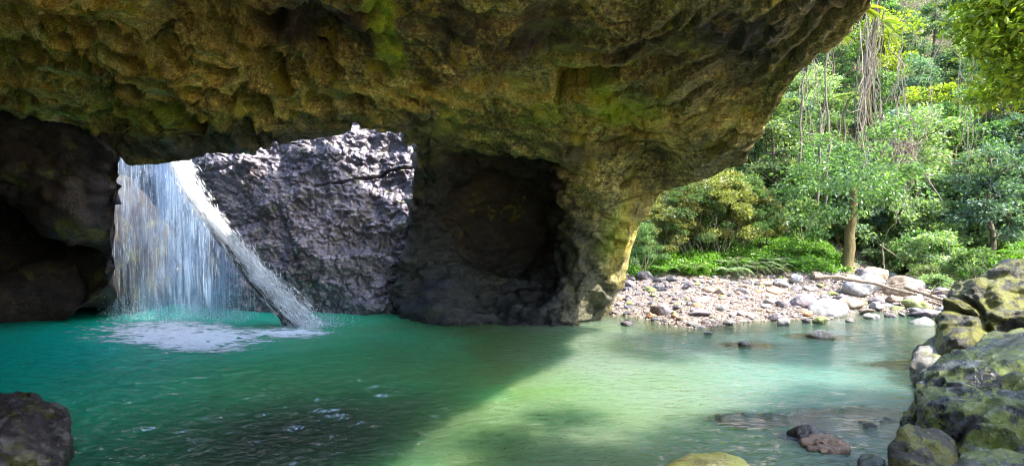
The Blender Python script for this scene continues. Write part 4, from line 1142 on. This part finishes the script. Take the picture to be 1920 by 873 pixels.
    tag(link('undergrowth', mesh('undergrowth', V, Fc, LM['mid green'], smooth=False)), 'low undergrowth of mixed leaves over the forest slope', kind='stuff')

def big_crown(name, base, clumps, nl, ls, col, label, trunk_top, tr_r=0.3, seed=9):
    rs = np.random.RandomState(seed)
    e = empty(name, tuple(base)); pr = Parts(); base = np.array(base)
    tt = np.array(trunk_top) - base
    pr.add(tube(curve_pts(np.array([0, 0, -.5]), tt, rs, .04, 12), np.linspace(tr_r, tr_r * .4, 12), 8))
    pos = []
    for (c, r) in clumps:
        c = np.array(c) - base
        pr.add(tube(curve_pts(tt * rs.uniform(.6, .95), c, rs, .1, 8), np.linspace(tr_r * .25, .015, 8), 5))
        m = int(nl * r * r)
        for s in range(5):
            cc = c + rs.normal(size=3) * r * np.array([.5, .5, .35])
            q = rs.normal(size=(m // 5, 3)) * r * np.array([.33, .33, .2]); pos.append(cc + q)
            pr.add(tube(curve_pts(c, cc, rs, .1, 4), .012, 4))
    pos = np.concatenate(pos)
    link('trunk', pr.mesh('trunk', LM['bark']), e)
    V, Fc = leaves(pos, ls, rs, up=.6, aspect=.45); link('crown', mesh('crown', V, Fc, LM[col], smooth=False), e)
    tag(e, label, 'tree'); return e

def build_near_plants():
    rs = np.random.RandomState(3)
    cl = [(P(1835, 40, 17), .9), (P(1880, 20, 16.5), 1.0), (P(1915, 60, 16), 1.0), (P(1900, 110, 16.5), .95), (P(1930, 150, 16.5), .9), (P(1860, 80, 17.5), .7), (P(1990, 60, 16), 1.5), (P(1990, 150, 17), 1.2), (P(1900, -40, 16), 1.3), (P(2060, 0, 16), 1.8), (P(1840, -60, 17), 1.0)]
    big_crown('overhanging_tree', (20.5, 17, float(H(20.5, 17)[0])), cl, 620, .27, 'yellow green', 'yellow-green leafy branch reaching in at the upper right corner', P(2080, 20, 17), .28)
    # the wood on the right bank leans out over the pool above the frame and throws the shade seen on it
    cl = [((x, y, z), r) for (x, y, z, r) in [(8.1, 4.4, 10.1, 1.3), (8.4, 6.3, 10.3, 1.2), (9.6, 5.6, 10.2, 1.4), (11.6, 4.2, 10.4, 1.7), (12.0, 6.6, 10.6, 1.6), (14.4, 5.2, 11, 1.8), (14.5, 7.8, 10.8, 1.6), (10.0, 3.0, 10.2, 1.5), (17, 6.4, 11.5, 1.8), (17.3, 8.8, 11.5, 1.6), (18.5, 4, 10.5, 1.8), (14, 2.5, 10, 1.6)]]
    big_crown('tree', (21.5, 5.0, float(H(21.5, 5.0)[0])), cl, 1300, .26, 'mid green', 'tall tree on the right bank whose boughs shade the slick boulder', (18.5, 5.5, 10), .3, seed=12)
    cl = [((x, y, z), r) for (x, y, z, r) in [(15.5, 14.0, 14.5, 1.5), (18, 15, 15, 1.8), (20.5, 13.7, 15, 1.8), (21, 16.8, 15.5, 1.7), (24, 15, 15.5, 2.0), (17.2, 17.2, 15, 1.3), (25, 18, 16, 1.8), (27, 15.5, 15.5, 2.0)]]
    big_crown('tree', (28.5, 14, float(H(28.5, 14)[0])), cl, 420, .28, 'mid green', 'tall tree on the right bank arching over the far end of the pool', (26, 15, 14), .35, seed=13)
    # strap-leaved plants on the rim of the arch
    for k, (px, py, d, n) in enumerate([(1575, 66, 15.6, 6), (1622, 18, 15.0, 9), (1655, 40, 14.6, 7), (1668, 66, 14.6, 5)]):
        c = P(px, py, d); V = []; Fc = []
        if k < 2: c = c + np.array([-.05, .1, .05])
        pr = Parts()
        for q in range(n):
            a = rs.uniform(-0.6, 1.9); ln = rs.uniform(.3, .6); t = np.linspace(0, 1, 7)
            el = rs.uniform(-.5, .9)
            dr = np.array([math.cos(el), rs.normal() * .4, math.sin(el)]); dr /= np.linalg.norm(dr)
            mid = np.outer(t, dr) * ln; mid[:, 2] -= t * t * ln * .55
            sd = np.cross(dr, [0, 1, 0.2]); sd /= np.linalg.norm(sd); w = 0.035 * np.sin(np.pi * (0.08 + 0.92 * t)) + 0.004
            vv = np.concatenate([mid + sd * w[:, None], mid - sd * w[:, None]]); ff = [(i, i + 1, i + 8, i + 7) for i in range(6)]
            pr.add((vv, np.array(ff)))
        o = link('strap_fern', pr.mesh('strap_fern', LM['yellow green']), loc=tuple(c))
        later(o, 'bright yellow strap-leaved plant hanging at the rock arch rim', 'plant', 'strap leaved plants at the arch rim')

# ================================================================ DRIFTWOOD
def build_wood():
    rs = np.random.RandomState(21)
    def branch(name, pts, r0, r1, mat, label, cat='branch', twigs=3):
        p = np.array(pts); n = 26
        t = np.linspace(0, len(p) - 1, n); q = np.stack([np.interp(t, np.arange(len(p)), p[:, k]) for k in range(3)], 1)
        q += np.cumsum(rs.normal(size=q.shape), 0) * 0.02
        o0 = q[0].copy(); pr = Parts(); rr = np.linspace(r0, r1, n) * (1 + .12 * rs.normal(size=n)); pr.add(tube(q - o0, rr, 8))
        for k in range(twigs):
            i = rs.randint(4, n - 3); pr.add(tube(curve_pts(q[i] - o0, q[i] - o0 + np.array([rs.uniform(-.4, 1.2), rs.normal() * .5, rs.uniform(.1, .7)]), rs, .1, 6), np.linspace(r1 * .6, .012, 6), 5))
        tag(link(name, pr.mesh(name, mat), loc=tuple(o0)), label, cat)
    branch('driftwood_branch', [P(1527, 519, 32.0), P(1580, 521, 31.6), P(1640, 531, 31), P(1700, 549, 30.2), P(1722, 557, 29.8)], .12, .08, LM['driftwood'], 'long brown branch lying across the stones below the whitish boulder')
    branch('driftwood_branch', [P(1698, 538, 31.5), P(1740, 552, 30.5), P(1790, 567, 29.4), P(1800, 571, 29.0)], .12, .08, LM['driftwood'], 'shorter brown branch ending behind the tall mossy boulder')
    branch('driftwood_branch', [P(1740, 565, 30), P(1765, 575, 29.5), P(1785, 592, 28.8)], .07, .05, LM['driftwood'], 'thin crooked stick beside the square mossy stone')
    # flat split driftwood slab at the waterline
    pts = [P(1503, 836, 10.9), P(1512, 846, 10.5), P(1560, 856, 10.3), P(1590, 858, 10.3), P(1592, 848, 10.6), P(1560, 832, 11.0), P(1535, 829, 11.2)]
    pts = [np.array([p[0], p[1], 0.05 + .06 * rs.rand()]) for p in pts] + [np.array([p[0], p[1], -0.06]) for p in pts]
    m = rock_mat('split_wood', [(0.16, 0.09, 0.05), (0.34, 0.22, 0.15), (0.48, 0.38, 0.31)], scale=4, rough=(.4, .7), bump=.03)
    me, c = boulder_mesh('driftwood_slab', pts, m, p=60, sub=5, rough=.14, seed=71, lump=.10)
    tag(link('driftwood_slab', me, loc=tuple(c)), 'flat orange-brown driftwood slab floating beside the dark awash rock', 'driftwood')

# ================================================================ WATERFALL
def build_fall():
    rs = np.random.RandomState(31)
    t = NT('falling_water')
    g = t.geo()
    df = t.n('ShaderNodeBsdfDiffuse'); t.set(df.inputs[0], (0.80, 0.88, 0.97, 1))
    tl = t.n('ShaderNodeBsdfTranslucent'); t.set(tl.inputs[0], (0.80, 0.88, 0.97, 1))
    gl = t.n('ShaderNodeBsdfGlossy'); t.set(gl.inputs['Roughness'], .25)
    b = t.mixs(0.15, t.mixs(0.5, df.outputs[0], tl.outputs[0]), gl.outputs[0])
    tp = t.n('ShaderNodeBsdfTransparent')
    m_str = t.done(t.mixs(t.mr(g.outputs['Random Per Island'], 0, 1, .10, .70, False), tp.outputs[0], b))
    m_jet = t.m.copy(); [nd.inputs[0].__setattr__('default_value', (.96, .98, 1, 1)) for nd in m_jet.node_tree.nodes if nd.type in ('BSDF_DIFFUSE', 'BSDF_TRANSLUCENT')]; m_jet.name = 'white_water'
    for nd in m_jet.node_tree.nodes:
        if nd.type == 'MAP_RANGE': nd.inputs[3].default_value = .5; nd.inputs[4].default_value = 1.0
    t = NT('water_curtain')
    co = t.co('Object')
    df = t.n('ShaderNodeBsdfDiffuse'); t.set(df.inputs[0], (0.50, 0.68, 0.96, 1)); tl = t.n('ShaderNodeBsdfTranslucent'); t.set(tl.inputs[0], (0.50, 0.68, 0.96, 1))
    tp = t.n('ShaderNodeBsdfTransparent')
    n1 = t.noise(t.map(co, (9, 1.5, 0.30)), 1.0, 9, .78, .12); n2 = t.noise(t.map(co, (1.0, 1.0, .4)), .8, 5, .65)
    f = t.math('MULTIPLY', t.mr(n1, .36, .70), t.mr(n2, .36, .60, .12, 1.0))
    f = t.math('MULTIPLY', f, t.attr('body'))
    m_sh = t.done(t.mixs(t.math('MULTIPLY', f, .80), tp.outputs[0], t.mixs(.5, df.outputs[0], tl.outputs[0])))
    e = empty('waterfall', tuple(P(330, 600, 26.2)))
    org = np.array(e.location)
    org[2] = 0; e.location = tuple(org)
    # line followed by the log and the main stream (photo pixels and distance)
    LX = np.array([[318, 250, 25.5], [340, 305, 25.4], [368, 360, 25.3], [400, 410, 25.2], [440, 462, 25.0], [480, 512, 24.9], [520, 556, 24.7], [560, 598, 24.5], [592, 626, 24.3]], float)
    LP = np.array([P(*r) for r in LX])
    def onlog(t): return np.stack([np.interp(t, np.linspace(0, 1, len(LP)), LP[:, k]) for k in range(3)], -1)
    # log
    tt = np.linspace(0, 1, 30); lp = onlog(tt); lp[:, 2] -= 0.30; lp[:, 0] -= 0.10; lp[:, 1] += .12
    o0 = lp[-1].copy()
    rr = np.interp(tt, [0, .4, 1], [.14, .24, .38]); v, f = tube(lp - o0, rr * (1 + .06 * rs.normal(size=30)), 16)
    v = v + (fbm((v + 30) * np.array([2, 2, 1.0]), 4, 5) * .10)[:, None] * rs.uniform(.9, 1.1, (len(v), 1))
    cap = len(v); v = np.vstack([v, (lp[-1] - o0)[None]])
    me = mesh('fallen_log', v[:-1], f, LM['wet_wood'])
    tag(link('fallen_log', me, loc=tuple(o0)), 'dark wet log leaning down through the waterfall into the pool', 'log')
    # curtain sheets
    cu = Parts(); body = []
    for k in range(5):
        dd = 26.0 + .42 * k
        nx, nz = 70, 46
        U, W = np.meshgrid(np.linspace(0, 1, nx), np.linspace(0, 1, nz), indexing='ij')
        px = 203 + (478 - 203 - 8 * k) * U
        ytop = np.interp(px, [203, 345, 368, 400, 440, 480], [250, 250, 365, 415, 470, 520])
        xw = (px - 960) / F * dd
        ztop = CAM_Z + (CY - ytop) / F * dd; z = ztop * (1 - W)
        yw = dd + .25 * np.sin(px * .05 + k) + .35 * W
        x2 = xw - .25 * W * (1 - U)
        q = np.stack([x2, yw, z], 2).reshape(-1, 3) - org
        cu.add((q, grid_faces(nx, nz)))
        bd = np.interp(U.ravel(), [0, .06, .2, .45, .75, .9, 1], [0, .3, .45, 1, .9, .35, 0]) * np.interp(W.ravel(), [0, .3, 1], [1.25, 1, .8])
        body.append(bd)
    me = cu.mesh('curtain', m_sh); attr(me, 'body', np.concatenate(body)); link('curtain', me, e)
    # loose strands of the veil
    def strands(A, B, r):
        """many thin three-sided threads from A to B"""
        n = len(A); T = B - A; T /= np.linalg.norm(T, axis=1, keepdims=True) + 1e-9
        ref = np.array([0, 1.0, .1]); a = np.cross(T, ref); a /= np.linalg.norm(a, axis=1, keepdims=True) + 1e-9; b = np.cross(T, a)
        V = []
        for (P0, s) in ((A, .35), ((A + B) / 2, 1.0), (B, .5)):
            for th in (0, 2.09, 4.19):
                V.append(P0 + (a * math.cos(th) + b * math.sin(th)) * (r * s)[:, None])
        V = np.stack(V, 1).reshape(-1, 3)
        fq = []
        for l in (0, 3):
            for j in range(3): fq.append((l + j, l + (j + 1) % 3, l + 3 + (j + 1) % 3, l + 3 + j))
        Fq = (np.array(fq)[None] + 9 * np.arange(n)[:, None, None]).reshape(-1, 4)
        return V, Fq
    n = 1900
    px = np.where(rs.rand(n) < .35, rs.uniform(200, 300, n), rs.normal(385, 55, n)); px = px[(px > 198) & (px < 482)]; n = len(px)
    dd = rs.uniform(25.8, 27.8, n); ytop = np.interp(px, [203, 345, 368, 400, 440, 480], [255, 255, 365, 415, 470, 520])
    zt = CAM_Z + (CY - ytop) / F * dd; z0 = zt * rs.uniform(.02, 1, n); ln = rs.lognormal(math.log(.45), .6, n).clip(.1, 2.0); z1 = np.maximum(z0 - ln, 0)
    xw = (px - 960) / F * dd
    A = np.stack([xw, dd, z0], 1) - org; B = np.stack([xw + rs.normal(size=n) * .015, dd + .03, z1], 1) - org
    pr = Parts(); pr.add(strands(A, B, rs.uniform(.003, .011, n)))
    link('veil_strands', pr.mesh('veil_strands', m_str), e)
    # main stream running down the log: layered ragged sheets of white water
    t = NT('running_white_water')
    df = t.n('ShaderNodeBsdfDiffuse'); t.set(df.inputs[0], (0.95, 0.97, 1.0, 1)); tl = t.n('ShaderNodeBsdfTranslucent'); t.set(tl.inputs[0], (0.95, 0.97, 1.0, 1)); tp = t.n('ShaderNodeBsdfTransparent')
    al, ac, bd = t.attr('along'), t.attr('across'), t.attr('body')
    cmb = t.n('ShaderNodeCombineXYZ'); t.set(cmb.inputs[0], al); t.set(cmb.inputs[1], ac); t.set(cmb.inputs[2], t.attr('layer'))
    n1 = t.noise(t.map(cmb.outputs[0], (0.9, 6.5, 1.0)), 1.0, 9, .75, .25); n2 = t.noise(t.map(cmb.outputs[0], (2.2, 3.0, 1.0)), 1.0, 6, .7, .6)
    f = t.math('SUBTRACT', t.math('ADD', t.math('MULTIPLY', n1, 2.0), t.math('ADD', t.math('MULTIPLY', n2, 1.3), bd)), 2.16)
    m_run = t.done(t.mixs(t.mr(f, 0, .30, 0, .95), tp.outputs[0], t.mixs(.4, df.outputs[0], tl.outputs[0])))
    rp = Parts(); A1, A2, A3, A4 = [], [], [], []
    for k in range(7):
        na, nb = 120, 26
        U, W = np.meshgrid(np.linspace(0, .97, na), np.linspace(-1, 1, nb), indexing='ij')
        c = onlog(U.ravel()).reshape(na, nb, 3)
        wd = np.interp(U, [0, .12, .35, .6, .8, .97], [.92, .74, .56, .68, .9, .85]) * (1 + .12 * k)
        q = np.zeros((na, nb, 3)); z9 = fbm(np.stack([U.ravel() * 9, W.ravel() * 1.3, U.ravel() * 0 + k * 3.1], 1), 4, 90 + k).reshape(na, nb)
        q[..., 0] = c[..., 0] + .06 + .24 * np.clip((U - .35) / .3, 0, 1) + W * wd * .62 + .10 * z9
        q[..., 1] = c[..., 1] - .30 - .10 * k * (1 - W * W) - .12 * z9
        q[..., 2] = c[..., 2] + .16 + W * wd * .38 - .35 * np.abs(np.minimum(W, 0)) ** 2 * wd + .10 * z9
        rp.add((q.reshape(-1, 3) - org, grid_faces(na, nb)))
        A1.append(U.ravel() * 9.6); A2.append((W * wd).ravel()); A3.append(np.full(na * nb, k * 3.7))
        edge = 1 - np.abs(W.ravel()) ** 2.2
        A4.append(edge * .42 + np.interp(U.ravel(), [0, .3, .55, .75, 1], [.22, .21, .20, .18, .15]) - .02 * k)
    me = rp.mesh('running_water', m_run)
    for nm, A in (('along', A1), ('across', A2), ('layer', A3), ('body', A4)): attr(me, nm, np.concatenate(A))
    link('running_water', me, e)
    n = 800; pr = Parts()
    t0 = np.clip(rs.beta(1.2, 1.2, n) * .95, 0, .93); ln = rs.uniform(.008, .035, n)
    off = rs.normal(size=(n, 3)) * np.array([.30, .15, .20]); off[:, 2] = np.abs(off[:, 2]); off[:, 0] += .3 * np.clip((t0 - .35) / .3, 0, 1); off[:, 1] = -.3 - np.abs(off[:, 1])
    A = onlog(t0) + off - org; B = onlog(np.clip(t0 + ln, 0, .97)) + off + rs.normal(size=(n, 3)) * .10 - org
    pr.add(strands(A, B, rs.uniform(.006, .016, n)))
    # water thrown off to the right of the log, falling in arcs
    n = 520; t0 = rs.uniform(.50, .93, n); s = onlog(t0) - org
    a = s + np.stack([rs.uniform(0, .9, n) * rs.rand(n), rs.normal(size=n) * .3, rs.uniform(-.2, .45, n)], 1)
    fall = rs.uniform(.03, .22, n); b = a + np.stack([.30 * fall * rs.rand(n), np.zeros(n), -fall], 1); b[:, 2] = np.maximum(b[:, 2], -.0)
    pr.add(strands(a, b, rs.uniform(.007, .022, n)))
    link('stream', pr.mesh('stream', m_jet), e)
    # spray
    n = 6000
    bp = np.where((rs.rand(n) < .6)[:, None], np.stack([(rs.uniform(205, 470, n) - 960) / F * 26, rs.uniform(25, 27, n)], 1), np.stack([LP[-1][0] + rs.normal(size=n) * .7, LP[-1][1] + rs.normal(size=n) * .4], 1))
    z = rs.exponential(.26, n); V0, F0 = ico(1)
    V = V0[None] * rs.uniform(.008, .022, n)[:, None, None] + np.stack([bp[:, 0], bp[:, 1], z + .02], 1)[:, None] - org
    link('spray', mesh('spray', V.reshape(-1, 3), (F0[None] + len(V0) * np.arange(n)[:, None, None]).reshape(-1, 3), m_str), e)
    tag(e, 'white waterfall veil pouring through the roof hole into the pool', 'waterfall')
    # foam
    xs = np.linspace(-21, -4, 300); ys = np.linspace(17.0, 27.4, 200); X, Y = np.meshgrid(xs, ys, indexing='ij'); x, y = X.ravel(), Y.ravel()
    ppx = 960 + x / y * F; ppy = CY + CAM_Z / y * F
    q = np.stack([x, y, x * 0], 1)
    mask = .84 * blob(ppx, ppy, 330, 628, 180, 24) + .62 * blob(ppx, ppy, 560, 624, 75, 12) + .5 * blob(ppx, ppy, 385, 650, 90, 18) + .25 * blob(ppx, ppy, 300, 606, 130, 12)
    n = fbm(q * np.array([.9, 1.6, 1]), 5, 3)
    t = NT('foam_water'); co = t.co('Object')
    nn = t.noise(t.map(co, (0.8, 2.2, 1)), 2.2, 10, .78, .5)
    f = t.math('SUBTRACT', t.math('ADD', t.attr('foam'), t.math('MULTIPLY', nn, 1.9)), 1.28)
    f = t.mr(f, 0, .45, 0, .92)
    df = t.n('ShaderNodeBsdfDiffuse'); t.set(df.inputs[0], (.92, .96, 1, 1)); tp = t.n('ShaderNodeBsdfTransparent')
    m = t.done(t.mixs(f, tp.outputs[0], df.outputs[0]))
    zz = .012 + .05 * np.clip(mask, 0, 1) * np.clip(fbm(q * 2.5, 3, 4) + .3, 0, 1)
    me = mesh('foam', np.stack([x, y, zz], 1), grid_faces(300, 200), m); attr(me, 'foam', np.clip(mask, 0, 1.2) + .25 * n * (mask > .05))
    tag(link('foam', me), 'white foam spreading on the pool below the waterfall', kind='stuff')

EXTRA = [leaf_mats, build_sun_block, build_boulders, build_stones, build_forest, build_near_plants, build_wood, build_fall, finish_labels]
# ================================================================ LIGHT AND CAMERA
def build_light():
    el, az = R(SUN_EL), R(SUN_AZ)
    w = bpy.data.worlds.new('World'); bpy.context.scene.world = w; w.use_nodes = True
    nt = w.node_tree
    bg = nt.nodes['Background']
    sky = nt.nodes.new('ShaderNodeTexSky'); sky.sky_type = 'NISHITA'; sky.sun_disc = False
    sky.sun_elevation = el; sky.sun_rotation = az; sky.air_density = 1.0; sky.dust_density = 1.5; sky.ozone_density = 1.0
    nt.links.new(sky.outputs[0], bg.inputs[0]); bg.inputs[1].default_value = 0.15
    d = Vector((math.cos(el) * math.sin(az), math.cos(el) * math.cos(az), math.sin(el)))
    l = bpy.data.lights.new('sun', 'SUN'); l.energy = SUN_E; l.angle = R(0.6); l.color = (1, 0.95, 0.86)
    o = bpy.data.objects.new('sun', l); C.objects.link(o)
    o.rotation_euler = d.to_track_quat('Z', 'Y').to_euler(); o.location = (30, -20, 60)

def build_camera():
    cd = bpy.data.cameras.new('camera'); cd.lens = 20.0; cd.sensor_width = 36.0; cd.clip_end = 1000; cd.clip_start = 0.05
    o = bpy.data.objects.new('camera', cd); C.objects.link(o)
    o.location = (0, 0, CAM_Z); o.rotation_euler = (R(90), 0, 0)
    bpy.context.scene.camera = o

SUN_EL, SUN_AZ, SUN_E = 50, 117, 2.7
sc = bpy.context.scene
build_ground(); build_water(); build_cave()
for f in EXTRA: f()
build_light(); build_camera()
sc.render.engine = 'CYCLES'
cy = sc.cycles
cy.use_denoising = True; cy.filter_width = 1.1
cy.max_bounces = 10; cy.diffuse_bounces = 6; cy.glossy_bounces = 3; cy.transmission_bounces = 4; cy.transparent_max_bounces = 24
cy.sample_clamp_indirect = 6.0
cy.use_adaptive_sampling = True; cy.adaptive_threshold = 0.02
cy.caustics_reflective = False; cy.caustics_refractive = False
vs = sc.view_settings
vs.view_transform = 'Standard'; vs.look = 'None'; vs.exposure = 2.85; vs.gamma = 1.0
